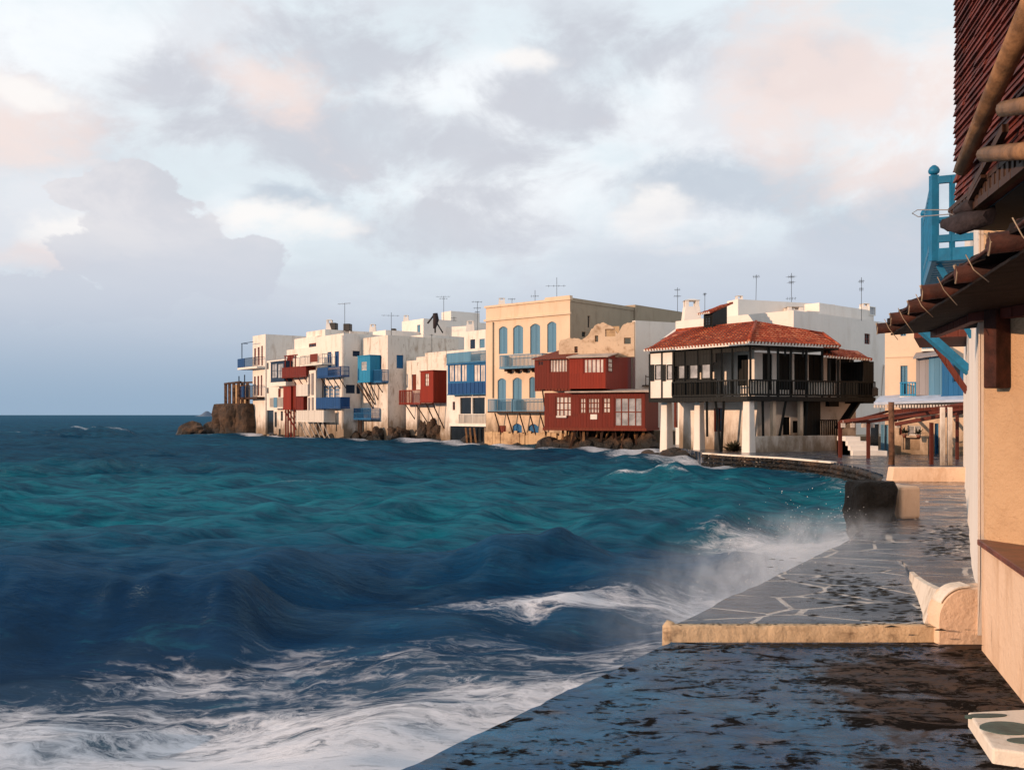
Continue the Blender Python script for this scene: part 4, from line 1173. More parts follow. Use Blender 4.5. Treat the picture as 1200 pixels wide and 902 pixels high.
def antenna(px, ytop, ybase, D, label, bars=((.03, 22), (.14, 16)), lean=0.0, vertical_dir=None):
    b = P(px, ybase, D); t = P(px+lean, ytop, D)
    r = thing('antenna', b, label, 'antenna', 'rooftop antennas')
    mb = MB(); mb.tube([b - Vector((0, 0, .25)), t], max(.012, D*.00025), 6); mb.build('mast', 'black_metal', r)
    mb = MB(); H = (t-b).length
    for (fr, wpx) in bars:
        c = t + (b-t)*fr; wv_ = wpx/FPX*D/2; an = random.uniform(-.5, .5)
        d = Vector((math.cos(an), math.sin(an), .02)); mb.bar(c-d*wv_*1.1, c+d*wv_*.9, max(.012, D*.00022))
        nn = Vector((-d.y, d.x, 0))
        for q in (-.8, -.3, .2, .7): e = c+d*wv_*q; mb.bar(e-nn*.3, e+nn*.3, .010); mb.bar(e-Vector((0, 0, .12)), e+Vector((0, 0, .10)), .011)
    mb.build('crossbar', 'black_metal', r)
    return r
# ------------------------------------------------------------------ the row of waterfront houses
SG = 'white houses along the waterfront'
def z1(*a): return R(Z1, *a)
def z2(*a): return R(Z2, *a)
def z3(*a): return R(Z3, *a)
def z4(*a): return R(Z4, *a)
def z5(*a): return R(Z5, *a)
def z9(*a): return R(Z9, *a)

# A: outermost house of the row
FA = Fac.px(296.1, 108, 311.2)
h = House('waterfront_house', 'outermost white house above the brown rock, with two balconies with blue end panels', FA, 394, 9.5, 'white_plaster', group='houses standing in the water along the bay')
for x0, x1, y0, y1 in ((519, 530, 255, 358), (541, 553, 248, 360), (563, 573, 240, 362), (518, 529, 430, 545), (539, 550, 427, 548), (560, 569, 422, 550)):
    h.opening(z1(x0, y0, x1, y1), 'shutter', mat='brown_boards')
h.finish()
for (y0, y1, x0, px_) in ((318, 362, 420, True), (490, 548, 415, False)):
    o = 2.0
    a, b, z0_, z1_ = FA.rect(z1(x0, y0, 575, y1), .8)
    a = -2.3; b = FA.L-.25; o = .9
    z0_ = Z(Z1(0, y1+12)[1], FA.D(0)); z1_ = Z(Z1(0, y0)[1], FA.D(0))
    mb = MB(); fb(mb, FA, a, b, z0_-.22, z0_, -1.2 if False else 0.01, o); bal = mb.build('balcony', 'white_paint' if px_ else 'brown_timber', h.root)
    mb = MB(); fb(mb, FA, a, a+2.1, z0_+.02, z1_, o-.06, o); fb(mb, FA, a, a+.06, z0_+.02, z1_, .05, o-.06); mb.build('panel', 'deep_blue_boards', bal)
    mb = MB(); L = b-a-2.15; n = 16
    for i in range(n+1): s_ = a+2.15+L*i/n; fb(mb, FA, s_-.02, s_+.02, z0_, z1_, o-.05, o-.01)
    fb(mb, FA, a+2.1, b, z1_-.05, z1_, o-.06, o); fb(mb, FA, b-.05, b, z1_-.05, z1_-.001, .02, o-.06)
    mb.build('railing', 'navy_boards', bal)
    mb = MB(); pz = z1_ + (1.75 if px_ else 1.2)
    if px_:
        mb.bar(FA.pt(a+1.1, z1_, o-.1), FA.pt(a+1.1, pz, o-.1), .08); mb.bar(FA.pt(a+.9, pz, o-.1), FA.pt(2.1, pz, o-.1), .06); mb.bar(FA.pt(a+1.1, pz, o-.1), FA.pt(a+1.1, pz, 0.1), .06)
    else:
        mb.bar(FA.pt(a+.2, z0_-1.8, o-.1), FA.pt(a+.2, pz, o-.1), .10); mb.bar(FA.pt(a+1.9, z0_, o-.1), FA.pt(a+1.9, pz+.1, o-.1), .10)
    mb.build('post', 'navy_boards', bal)
    mb = MB(); fb(mb, FA, a, 0, z0_-.21, z0_-.02, -1.6, 0.005); mb.build('slab', 'white_paint' if px_ else 'brown_timber', bal)
hA = h
# ruined posts with a beam on the rock left of A
pr = thing('pergola', P(277, 470, 108), 'ruined pergola of weathered posts on the brown rock at the far left', 'pergola')
pc = P(279, 472, 109)
mb = MB()
zz0, zz1 = Z(Z1(0, 605)[1], 109), Z(Z1(0, 474)[1], 109)
mb.bar((XX(263.5, 110), 110, zz1), (XX(282, 106.5), 106.5, zz1+.1), .22, .2); mb.bar((XX(263.5, 110.5), 112, zz1+.15), (XX(294, 109.5), 110.5, zz1+.2), .2, .2)
mb.build('beam', 'brown_timber', pr)
for px_, d in ((264.5, 110), (269, 109.2), (274, 108.3), (279.5, 107.4), (284, 108.5), (290, 109.5)):
    mb = MB(); mb.bar((XX(px_, d), d, zz0-.3), (XX(px_, d), d, zz1+.05), .28, .28); mb.build('post', 'speckled_post', pr)
mb = MB(); mb.hexa([(XX(x, d), d, z) for z in (zz0-.5, zz0+2.4) for x, d in ((272, 112), (292, 111.0), (293, 113), (273, 114))]); mb.build('wall', 'rubble_plaster', pr)

# B: crowded low house with dark bay, red balconies
FB = Fac.px(312.5, 104.2, 371)
h = House('waterfront_house', 'stepped white house with a dark blue bay and dark red balconies', FB, 423, 8, 'white_plaster', group='houses standing in the water along the bay')
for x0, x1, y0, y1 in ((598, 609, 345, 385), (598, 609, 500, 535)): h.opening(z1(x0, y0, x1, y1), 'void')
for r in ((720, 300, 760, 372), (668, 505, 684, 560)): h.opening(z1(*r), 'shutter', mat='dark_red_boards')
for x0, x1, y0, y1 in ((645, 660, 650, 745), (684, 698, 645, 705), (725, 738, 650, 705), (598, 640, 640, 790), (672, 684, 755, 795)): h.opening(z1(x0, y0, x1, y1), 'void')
for r in ((855, 415, 868, 545), (876, 415, 890, 545), (858, 560, 868, 680), (878, 560, 890, 670)): h.opening(z1(*r), 'shutter', mat='white_boards')
h.finish()
h.mass((336, 408, 372, 424), -7, -.4); h.mass((345, 395.5, 372, 409), -6.5, -.8)
mbw = h.mass((359, 387.5, 381, 396), -7, -1.2)
# drain pipe curve and arch window in the raised part
o = .9
fill(FB, FB.rect(z1(862, 222, 936, 300), -.7), 'glass', h.root, -.68, mat='brown_boards', glass='dark_glass', bars=(4, 1), frame=.1)
fill(FB, FB.rect(z1(912, 215, 934, 288), -.6), 'shutter', h.root, -.6, mat='brown_boards')
bay(FB, z1(622, 338, 706, 463), .9, h.root, 'navy_boards', [z1(628, 350, 660, 440), z1(664, 350, 700, 440)], glass='pale_glass', bars=(2, 2))
h.mass(z1(612, 465, 715, 490), 0.004, 1.1, 'white_paint', 'balcony')
bb = balcony(FB, z1(616, 560, 698, 623), .85, h.root, 'bars', 'white_boards')
mb = MB(); s_ = FB.rect(z1(640, 560, 660, 623), .9); fb(mb, FB, *s_, .87, .90); mb.build('panel', 'soft_blue_boards', bb)
balcony(FB, z1(692, 370, 842, 430), 1.0, h.root, 'solid', 'dark_red_boards', 'dark_red_boards', braces=4, bmat='dark_red_boards')
mb = MB(); a, b, c, d = FB.rect(z1(712, 300, 778, 372), .9)
for s_ in (a, (a+b)/2, b-.1): mb.bar(FB.pt(s_, c, .9), FB.pt(s_, d, .9), .1)
mb.bar(FB.pt(a-.2, d, .9), FB.pt(b+.4, d, .9), .1); mb.build('frame', 'dark_red_boards', h.root)
bay(FB, z1(700, 495, 748, 632), .95, h.root, 'red_boards', [], braces=1, bmat='dark_red_boards')
bay(FB, z1(750, 492, 780, 632), .75, h.root, 'dark_red_boards', [], braces=1, bmat='dark_red_boards')
balcony(FB, z1(782, 556, 826, 640), .8, h.root, 'solid', 'dark_red_boards', 'dark_red_boards', braces=2, bmat='dark_red_boards')
mb = MB()
for x in (716, 730, 748, 768): 
    s_ = FB.s_at(Z1(x, 0)[0], .8); mb.bar(FB.pt(s_, Z(505, 98)-1.8, .8), FB.pt(s_, Z(478, 98), .8), .14)
mb.bar(FB.pt(FB.s_at(334, .8), Z(482, 99), .8), FB.pt(FB.s_at(347, .8), Z(503, 98), .8), .12); mb.build('post', 'dark_red_boards', h.root)
balcony(FB, z1(806, 295, 942, 355), 1.1, h.root, 'bars', 'white_boards', braces=0, bar_sp=.3)
mb = MB(); s_ = FB.rect(z1(866, 290, 912, 340), 1.15); fb(mb, FB, *s_, 1.11, 1.14); mb.build('panel', 'brown_boards', h.root)
h.mass(z1(850, 392, 902, 705), .004, .7, 'white_plaster', 'pillar')
for r in ((858, 415, 866, 540), (876, 410, 888, 545), (856, 562, 866, 680), (878, 560, 888, 672)):
    fill(FB, FB.rect(z1(*r), .72), 'shutter', h.root, .74, mat='grey_boards', name='shutter')
h.mass(z1(780, 480, 852, 552), .004, .9, 'white_boards', 'balcony')
balcony(FB, z1(782, 640, 952, 706), 1.2, h.root, 'solid', 'white_boards', braces=6, bmat='white_boards', drop=2.2)
hB = h
# C: tall white house, pairs of blue windows and balconies
FC = Fac.px(370.5, 95.0, 402.6)
h = House('waterfront_house', 'flat white house with two stacked royal blue balconies and violet shutters', FC, 395, 9, 'white_plaster', group='houses standing in the water along the bay')
for x0, x1, y0, y1 in ((974, 999, 278, 372), (1020, 1046, 274, 372)): h.opening(z1(x0, y0, x1, y1), 'shutter', mat='deep_blue_boards')
for x0, x1 in ((950, 980), (984, 1010), (1016, 1050)): h.opening(z1(x0, 488, x1, 565), 'glass', mat='blue_boards', glass='pale_glass', bars=(1, 3), frame=.12)
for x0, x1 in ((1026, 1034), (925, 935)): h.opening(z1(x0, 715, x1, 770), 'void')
h.opening(z2(24, 545, 72, 590), 'shutter', True, mat='navy_boards'); h.opening(z2(60, 366, 98, 395), 'shutter', True, mat='navy_boards')
h.opening(z2(80, 548, 100, 592), 'shutter', True, mat='navy_boards')
h.finish()
balcony(FC, z1(912, 372, 1058, 430), .9, h.root, 'lattice', 'deep_blue_boards', 'deep_blue_boards', braces=4)
bc = balcony(FC, z1(904, 560, 1056, 624), 1.0, h.root, 'solid', 'deep_blue_boards', 'deep_blue_boards', braces=0)
mb = MB(); a, b, c, d = FC.rect(z1(912, 375, 978, 428), .94); fb(mb, FC, a, b, c, d, .92, .95); mb.build('panel', 'deep_blue_boards', h.root)
mb = MB(); s_ = FC.s_at(Z1(957, 0)[0], .1); mb.tube([FC.pt(s_, 0.2, .1), FC.pt(s_, Z(478, 93), .1)], .09, 6); mb.build('drain_pipe', 'brown_timber', h.root)
mb = MB(); s_ = FC.L-.06; mb.tube([FC.pt(s_, Z(395, 90.4)+.2, .12), FC.pt(s_, 1.0, .12)], .06, 6); mb.build('drain_pipe', 'white_boards', h.root)
chimney(h.root, FC.pt(-1.0, h.zt+.4, -2.0), .6, 1.6)
hC = h
# D: with the light blue bay
FD = Fac.px(424.5, 91.4, 454.4)
h = House('waterfront_house', 'white house with a bright sky blue bay box and a small low blue balcony', FD, 396.5, 8, 'worn_plaster', group='houses standing in the water along the bay')
h.opening(z2(187, 394, 211, 466), 'shutter', mat='pale_blue_boards')
h.opening(z2(292, 388, 328, 458), 'shutter', True, mat='blue_boards')
h.finish()
bay(FD, z2(86, 392, 152, 528), 1.1, h.root, 'pale_blue_boards', [z2(106, 424, 134, 468)], 'white_boards', 'pale_glass', (2, 2), braces=3)
balcony(FD, z2(152, 466, 212, 528), .75, h.root, 'bars', 'blue_boards', 'blue_boards', braces=1)
# bay's left end plank box
balcony(FD, z2(66, 668, 156, 724), 1.0, h.root, 'lattice', 'blue_boards', 'blue_boards', braces=0)
mb = MB()
for x in (92, 104): 
    s_ = FD.s_at(Z2(x, 0)[0], .5); mb.bar(FD.pt(s_, 0.4, .5), FD.pt(s_, Z(491, 90), .5), .12)
mb.bar(FD.pt(FD.s_at(423, .6), Z(450, 90), 1.0), FD.pt(FD.s_at(432, .6), Z(479, 90), .1), .12); mb.bar(FD.pt(FD.s_at(427, .6), Z(449, 90), 1.0), FD.pt(FD.s_at(434, .6), Z(474, 90), .1), .12)
mb.build('post', 'brown_timber', h.root)
hD = h
# E: red boarded house on a rock
FE = Fac.px(476.5, 88.3, 523.5)
h = House('waterfront_house', 'low white house with a dark red boarded bay and red railing above rock', FE, 423, 7, 'worn_plaster', group='houses standing in the water along the bay')
h.opening(z2(372, 490, 396, 572), 'shutter', mat='brown_boards'); h.opening(z2(400, 428, 411, 446), 'void')
h.finish()
F2 = FE
h.mass((488, 417, 523, 440), -6, -.05); h.mass((498, 412.5, 523, 425), -5.5, -.1)
bay(FE, z2(418, 472, 486, 636), 1.5, h.root, 'red_boards', [z2(442, 485, 462, 552)], 'brown_boards', 'curtain_glass', (2, 3), braces=2, roofmat='dark_red_boards')
balcony(FE, z2(306, 572, 418, 644), 1.4, h.root, 'bars', 'red_boards', 'dark_red_boards', braces=2, bar_sp=.15)
h.mass(z2(342, 645, 400, 812), .003, .3, 'white_plaster', 'pillar')
hE = h
# F: blue and white glazed house
FF = Fac.px(523.5, 81.2, 569.3)
h = House('waterfront_house', 'narrow house with blue glazed gallery, blue roof balcony and dark boat bay', FF, 411.5, 7, 'white_plaster', group='houses standing in the water along the bay')
h.opening(z2(588, 634, 601, 678), 'glass', mat='brown_boards', bars=(1, 2))
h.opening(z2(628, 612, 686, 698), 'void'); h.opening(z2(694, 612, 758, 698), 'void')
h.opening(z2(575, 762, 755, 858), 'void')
h.finish()
bay(FF, z2(562, 432, 764, 592), .7, h.root, 'blue_boards', [z2(570, 438, 594, 528), z2(596, 438, 630, 528), z2(634, 438, 662, 528), z2(700, 438, 732, 528), z2(734, 438, 758, 528)], 'blue_boards', 'curtain_glass', (2, 1), trim=True)
mb = MB(); a, b, c, d = FF.rect(z2(560, 534, 766, 594), .78)
n = 20
for i in range(n): fb(mb, FF, a+(b-a)*i/n+.01, a+(b-a)*(i+1)/n-.01, c, d, .70, .735+.02*(i % 2))
mb.build('panel', 'deep_blue_boards', h.root)
balcony(FF, z2(557, 372, 766, 428), .8, h.root, 'bars', 'soft_blue_boards', 'blue_boards')
mb = MB(); a, b, c, d = FF.rect(z2(560, 374, 684, 426), .84); fb(mb, FF, a, b, c, d, .82, .85); mb.build('panel', 'soft_blue_boards', h.root)
# set back top storey with two doors
T_ = Fac(FF.pt(FF.s_at(544, -1.0), 0, -1.0), FF.pt(FF.s_at(569.2, -1.0), 0, -1.0))
mb = MB(); d1 = T_.rect(z2(681, 305, 707, 362)); d2 = T_.rect(z2(730, 302, 758, 362))
zc = Z(Z2(0, 266)[1], T_.D(0)); wall_grid(mb, T_, 0, T_.L, h.zt-.4, zc, [d1, d2])
Ts = T_.side(5); wall_grid(mb, Ts, 0, 5, h.zt-.4, zc); Tl = T_.left(5); wall_grid(mb, Tl, 0, 5, h.zt-.4, zc)
mb.quad(T_.pt(0, zc), T_.pt(T_.L, zc), T_.pt(T_.L, zc, -5), T_.pt(0, zc, -5)); mb.build('wall', 'white_plaster', h.root)
fill(T_, d1, 'shutter', h.root, -.08, mat='navy_boards', name='door'); fill(T_, d2, 'shutter', h.root, -.08, mat='soft_blue_boards', name='door')
balcony(FF, z2(620, 698, 762, 752), .6, h.root, 'bars', 'white_boards', 'white_paint')
mb = MB(); a, b, c, d = FF.rect(z2(570, 748, 764, 764), .62); fb(mb, FF, a, b, c, d, .003, .62); mb.build('slab', 'white_paint', h.root)
mb = MB()
for x, x2 in ((660, 668), (682, 690), (704, 716)):
    mb.bar(FF.pt(FF.s_at(Z2(x, 0)[0], .5), Z(Z2(0, 770)[1], 79), .55), FF.pt(FF.s_at(Z2(x2, 0)[0], .4), -.2, .45), .15)
mb.build('post', 'pale_log', h.root)
mb = MB(); s_ = FF.s_at(Z2(691, 0)[0], .62); mb.bar(FF.pt(s_, Z(Z2(0, 750)[1], 79), .6), FF.pt(s_, Z(Z2(0, 596)[1], 79), .6), .06); mb.build('post', 'white_paint', h.root)
chimney(h.root, FF.pt(FF.s_at(549, -3), zc, -3.2), .65, 1.3)
hF = h

# G: big cream house with arched shutters
FG = Fac.px(569.5, 73.6, 668, (.75, -.66))
ztG = Z(349.5, FG.D(FG.L))
h = House('cream_house', 'tall cream house with blue arched shutters and two pale blue balconies', FG, 360, 8.2, 'cream_plaster', ztop=ztG)
def arch_open(q):      # opening with an arched head: built as a set of narrow holes
    a, b, c, d = q; return q
sh1 = [z3(142, 256, 183, 388), z3(210, 250, 258, 388), z3(292, 243, 340, 388), z3(374, 233, 418, 380)]
sh2 = [z3(136, 505, 176, 660), z3(208, 502, 252, 660), z3(288, 498, 318, 600)]
lowd = [z3(208, 722, 252, 766), z3(284, 724, 332, 766)]
for r in sh1+sh2: h.opening(r, 'shutter', mat='soft_blue_boards')
for r in lowd: h.opening(r, 'shutter', mat='blue_boards', name='door')
h.opening(z3(138, 732, 176, 766), 'shutter', mat='brown_boards', name='door')
h.opening(z3(568, 205, 580, 262), 'void', True); h.opening(z3(540, 282, 560, 306), 'void', True)
h.finish()
mb = MB()      # arched heads fill the corners of the openings
for r in sh1+sh2+lowd:
    a, b, c, d = FG.rect(r); w_ = b-a; rise = w_*.22; n = 10
    for i in range(n):
        x0_, x1_ = a+w_*i/n, a+w_*(i+1)/n; t = ((x0_+x1_)/2-(a+b)/2)/(w_/2); zt_ = d-rise*(t*t)
        if d-zt_ > .005: fb(mb, FG, x0_-.002, x1_+.002, zt_, d+.01, -.09, -.004)
mb.build('arch', 'cream_plaster', h.root)
mb = MB(); zc = Z(Z3(0, 205)[1], FG.D(0))
fb(mb, FG, -.12, FG.L+.12, ztG-1.15, ztG-1.0, .003, .14); fb(mb, FG, -.10, FG.L+.08, ztG-.10, ztG+.06, -.2, .10)
mb.build('cornice', 'cream_plaster', h.root)
mb = MB(); nn_ = 30
for i in range(nn_):
    a, b = FG.L*i/nn_, FG.L*(i+1)/nn_; zt_ = Z(507, 70)+.35*mnoise.noise(Vector((i*.6, 2, 2))); fb(mb, FG, a, b-.0005, -.4, zt_, .003, .16+.1*mnoise.noise(Vector((i*.9, 5, 2))))
mb.build('foundation', 'rubble_plaster', h.root)
mb = MB(); fb(mb, FG, FG.L*.72, FG.L, ztG+.062, ztG+.22, -.3, .05); mb.build('parapet', 'cream_plaster', h.root)
balcony(FG, z3(146, 390, 350, 450), .95, h.root, 'bars', 'soft_blue_boards', 'soft_blue_boards', braces=0)
balcony(FG, z3(90, 604, 206, 664), .95, h.root, 'bars', 'soft_blue_boards', 'brown_timber', braces=2, drop=1.9)
balcony(FG, z3(212, 604, 360, 664), .95, h.root, 'bars', 'soft_blue_boards', 'brown_timber', braces=3, drop=1.9)
for r in (z3(176, 450, 226, 480), z3(252, 448, 306, 476)):
    a, b, c, d = FG.rect(r, .4); mb = MB(); fb(mb, FG, a, a+.25, d-.35, d, .003, .6); fb(mb, FG, b-.25, b, d-.35, d, .003, .6); fb(mb, FG, a, a+.25, c, d-.35, .003, .25); fb(mb, FG, b-.25, b, c, d-.35, .003, .25); mb.build('corbel', 'brown_timber', h.root)
mb = MB(); s_ = FG.s_at(Z3(113, 0)[0], .08); mb.tube([FG.pt(s_, Z(Z3(0, 235)[1], 73), .08), FG.pt(s_, Z(Z3(0, 600)[1], 73), .08)], .05, 6); mb.build('drain_pipe', 'tan_plaster', h.root)
# weathered gable annexe further right, in raw tan render
GS = h.S
a, b, c, d = GS.rect((742, 357, 800, 400))
mb = MB(); q = GS.p1
pts_ = [GS.pt(GS.depth if False else 8.2, 0, .02)]
K = Fac(GS.pt(8.2, 0, .15), (XX(800, 79.5), 79.5))
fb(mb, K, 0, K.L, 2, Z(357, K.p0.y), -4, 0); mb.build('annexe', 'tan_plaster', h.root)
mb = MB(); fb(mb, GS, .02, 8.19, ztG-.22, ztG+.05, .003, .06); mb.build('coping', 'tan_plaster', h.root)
for sx_ in (Z3(121, 0)[0],): chimney(h.root, FG.pt(FG.s_at(580), ztG, -.8), .45, .7)
hG = h
# thin tan layer over the side wall, darker than the cream front
mb = MB(); S_ = hG.S; wall_grid(mb, S_, 0, 8.18, 3.0, ztG-.23, hG.sholes, .012, .012); mb.build('side_layer', 'tan_plaster', hG.root)

# ruin with broken walls in front of G's side
FR = Fac.px(655, 66.5, 744, (.9, -.2))
ru = thing('ruin', FR.pt(2, 5), 'crumbling ochre stone ruin behind the red house roof', 'ruin')
mb = MB(); rnd = [Z3(430, 345), Z3(438, 322), Z3(480, 312), Z3(545, 318), Z3(568, 300), Z3(600, 252), Z3(640, 236), Z3(672, 250), Z3(695, 262), Z3(712, 296), Z3(738, 246), Z3(772, 238), Z3(792, 232)]
zb_ = Z(Z3(0, 400)[1], 65)
n = 44
def rtop(t):
    x = rnd[0][0] + (rnd[-1][0]-rnd[0][0])*t
    return np.interp(x, [p[0] for p in rnd], [p[1] for p in rnd]) + 2.6*mnoise.noise(Vector((x*.35, 4, 0))) + 1.2*mnoise.noise(Vector((x*1.1, 9, 0))), x
hole_px = [z3(500, 352, 524, 382), z3(655, 268, 700, 304), z3(600, 300, 622, 330), z3(742, 310, 776, 340)]
pv = None
for i in range(n):
    (ya, xa), (yb, xb) = rtop(i/n), rtop((i+1)/n)
    sa_, sb_ = FR.s_at(xa), FR.s_at(xb); za1, zb1 = Z(ya, FR.D(sa_)), Z(yb, FR.D(sb_))
    jit = .002*(i % 2)
    cut = [FR.rect(r) for r in hole_px]; ms = (sa_+sb_)/2; seg = [(zb_, None)]
    hit = [q for q in cut if q[0] < ms < q[1]]
    lo_ = zb_
    if hit:
        q = hit[0]; mb.hexa([FR.pt(sa_, zb_, jit), FR.pt(sb_, zb_, jit), FR.pt(sb_, zb_, -.8), FR.pt(sa_, zb_, -.8), FR.pt(sa_, q[2], jit), FR.pt(sb_, q[2], jit), FR.pt(sb_, q[2], -.8), FR.pt(sa_, q[2], -.8)])
        lo_ = q[3]
    if za1 > lo_+.05 and zb1 > lo_+.05:
        mb.hexa([FR.pt(sa_, lo_, jit), FR.pt(sb_, lo_, jit), FR.pt(sb_, lo_, -.8), FR.pt(sa_, lo_, -.8), FR.pt(sa_, za1, jit), FR.pt(sb_, zb1, jit), FR.pt(sb_, zb1, -.8), FR.pt(sa_, za1, -.8)])
mb.build('wall', 'ruin_plaster', ru)
mb = MB(); a, b, c, d = FR.rect(z3(640, 236, 720, 305), -3); fb(mb, FR, a, b, c-1, d-.3, -3.4, -3); mb.build('inner_wall', 'rubble_plaster', ru)

# H: two storey red boarded house
FHu = Fac.px(626.5, 65.6, 711, (.93, -.36))
FHl = Fac.px(638, 64.6, 756, (.93, -.36))
rh = thing('red_house', FHl.pt(4, 0.4), 'red boarded two storey house overhanging the water on stakes', 'house')
def boxF(F, s0, s1, z0, z1, dep, holes, mat, name):
    mb = MB(); wall_grid(mb, F, s0, s1, z0, z1, holes, 0, .09)
    E = F.side(dep); E = Fac(F.pt(s1, 0), F.pt(s1, 0, -dep)); wall_grid(mb, E, 0, dep, z0, z1)
    W_ = Fac(F.pt(s0, 0, -dep), F.pt(s0, 0)); wall_grid(mb, W_, 0, dep, z0, z1)
    mb.quad(F.pt(s0, z0), F.pt(s1, z0), F.pt(s1, z0, -dep), F.pt(s0, z0, -dep)); mb.quad(F.pt(s0, z1), F.pt(s1, z1), F.pt(s1, z1, -dep), F.pt(s0, z1, -dep))
    return mb.build(name, mat, rh)
# lower floor
zl0, zl1 = Z(Z3(0, 745)[1], 63), Z(Z3(0, 572)[1], 63)
wl = [z3(414, 590, 492, 690), z3(530, 598, 562, 676), z3(568, 598, 628, 676), z3(640, 596, 680, 674), z3(696, 596, 832, 738)]
hl = [FHl.rect(r) for r in wl]
boxF(FHl, 0, FHl.L, zl0, zl1, 4.0, hl, 'dark_red_boards', 'lower_floor')
for q, bars in zip(hl, ((4, 3), (2, 3), (4, 3), (2, 3), (4, 2))): fill(FHl, q, 'glass', rh, -.05, mat='brown_boards', glass='curtain_glass' if bars != (4, 2) else 'pale_glass', bars=bars, frame=.09)
mb = MB(); E = Fac(FHl.pt(FHl.L, 0), FHl.pt(FHl.L, 0, -4)); 
mb.quad(E.pt(0, zl0, .01), E.pt(4, zl0, .01), E.pt(4, zl1-.02, .01), E.pt(0, zl1-.02, .01)); mb.build('end_boards', 'brown_boards', rh)
mb = MB(); fb(mb, FHl, -.1, FHl.L+.1, zl0-.16, zl0+.02, -3.9, .10); mb.build('sill_beam', 'brown_boards', rh)
mb = MB(); q = FHl.rect(z3(500, 565, 870, 585), .3)
mb.hexa([FHl.pt(1.6, zl1-.02, .45), FHl.pt(FHl.L+.5, zl1-.02, .45), FHl.pt(FHl.L+.5, zl1+.25, -4.2), FHl.pt(1.6, zl1+.25, -4.2), FHl.pt(1.6, zl1+.06, .45), FHl.pt(FHl.L+.5, zl1+.06, .45), FHl.pt(FHl.L+.5, zl1+.33, -4.2), FHl.pt(1.6, zl1+.33, -4.2)])
mb.build('roof', 'roof_sheet', rh)
mb = MB(); a, b, c, d = FHl.rect(z3(582, 678, 614, 702)); fb(mb, FHl, a, b, c, d, .004, .03); mb.build('notice', 'white_paint', rh)
a, b, c, d = FHl.rect(z3(420, 684, 468, 694)); mb = MB(); fb(mb, FHl, a, b, c, d, .003, .12); mb.build('ledge', 'curtain_glass', rh)
# upper floor: a red roofed left half and a grey roofed right half that steps forward
zu0 = Z(Z3(0, 556)[1], 64); zu1 = Z(Z3(0, 412)[1], 64.5); sm = FHu.s_at(Z3(488, 0)[0])
wu = [z3(386, 412, 472, 478)]; hu = [FHu.rect(r) for r in wu] + [FHu.rect(z3(330, 420, 356, 446))]
boxF(FHu, 0, sm, zu0, zu1, 4.0, hu, 'dark_red_boards', 'upper_floor')
for q, br in zip(hu, ((6, 1), (2, 1))): fill(FHu, q, 'glass', rh, -.05, mat='brown_boards', glass='curtain_glass' if br[0] > 2 else 'dark_glass', bars=br, frame=.07)
G2 = Fac(FHu.pt(sm+.002, 0, .35), FHu.pt(FHu.L, 0, .35)); hu2 = [G2.rect(z3(548, 410, 648, 482))]
zr2 = Z(Z3(0, 405)[1], 63.5)
boxF(G2, 0, G2.L, zu0+.02, zr2, 7.2, hu2, 'red_boards', 'upper_floor')
fill(G2, hu2[0], 'glass', rh, -.05, mat='red_boards', glass='curtain_glass', bars=(5, 1), frame=.08)
E2 = Fac(G2.pt(G2.L, 0), G2.pt(G2.L, 0, -7.2)); sB = E2.L; zB2 = Z(408, E2.p1.y)
mb = MB(); mb.hexa([tuple(E2.pt(s_, z, o_)) for z in (0, 1) for s_, o_ in ((0, .02), (5.2, .02), (5.2, .001), (0, .001))][:0] or [E2.pt(0, zu0, .015), E2.pt(sB, zu0, .015), E2.pt(sB, zu0, .003), E2.pt(0, zu0, .003), E2.pt(0, zr2, .015), E2.pt(sB, zB2, .015), E2.pt(sB, zB2, .003), E2.pt(0, zr2, .003)])
mb.build('gable', 'red_boards', rh)
q = E2.rect(z3(664, 408, 686, 476)); fill(E2, q, 'glass', rh, .03, mat='brown_boards', glass='curtain_glass', bars=(1, 3), frame=.08)
mb = MB(); zz = zr2
mb.hexa([G2.pt(-.15, zz, .25), G2.pt(G2.L+.25, zz, .25), G2.pt(G2.L+.25, zB2, -7.3), G2.pt(-.15, zB2, -7.3), G2.pt(-.15, zz+.07, .25), G2.pt(G2.L+.25, zz+.07, .25), G2.pt(G2.L+.25, zB2+.07, -7.3), G2.pt(-.15, zB2+.07, -7.3)])
mb.build('roof', 'roof_sheet', rh)
mb = MB(); mb.hexa([FHu.pt(-.15, zu1, .2), FHu.pt(sm-.02, zu1, .2), FHu.pt(sm-.02, zu1+1.0, -4.3), FHu.pt(.9, zu1+1.0, -4.3), FHu.pt(-.15, zu1+.07, .2), FHu.pt(sm-.02, zu1+.07, .2), FHu.pt(sm-.02, zu1+1.07, -4.3), FHu.pt(.9, zu1+1.07, -4.3)])
mb.build('roof', 'brown_boards', rh)
mb = MB(); n = 11
for i in range(n): s_ = sm*(i+.5)/n; fb(mb, FHu, s_-.1, s_+.1, zu0-.12, zu0+.05, -.05, .06)
mb.build('trim', 'brown_boards', rh)
for x0_, x1_, y1_ in ((366, 352, 640), (508, 486, 690)):
    mb = MB(); mb.bar(FHu.pt(FHu.s_at(Z3(x1_, 0)[0], .1), zu0, .15), FHu.pt(FHu.s_at(Z3(x0_, 0)[0], .1), Z(Z3(0, y1_)[1], 64), .25), .1); mb.build('brace', 'brown_timber', rh)
random.seed(5)
for i in range(22):
    s_ = 1.0 + (FHl.L-1.2)*i/21; mb = MB(); l_ = random.uniform(-.5, .5)
    mb.bar(FHl.pt(s_, zl0-.1, -.3-random.random()), FHl.pt(s_+l_, -.3, -.1-random.random()*.5), random.uniform(.08, .16)); mb.build('stake', 'pale_log' if i % 3 == 0 else 'brown_timber', rh)
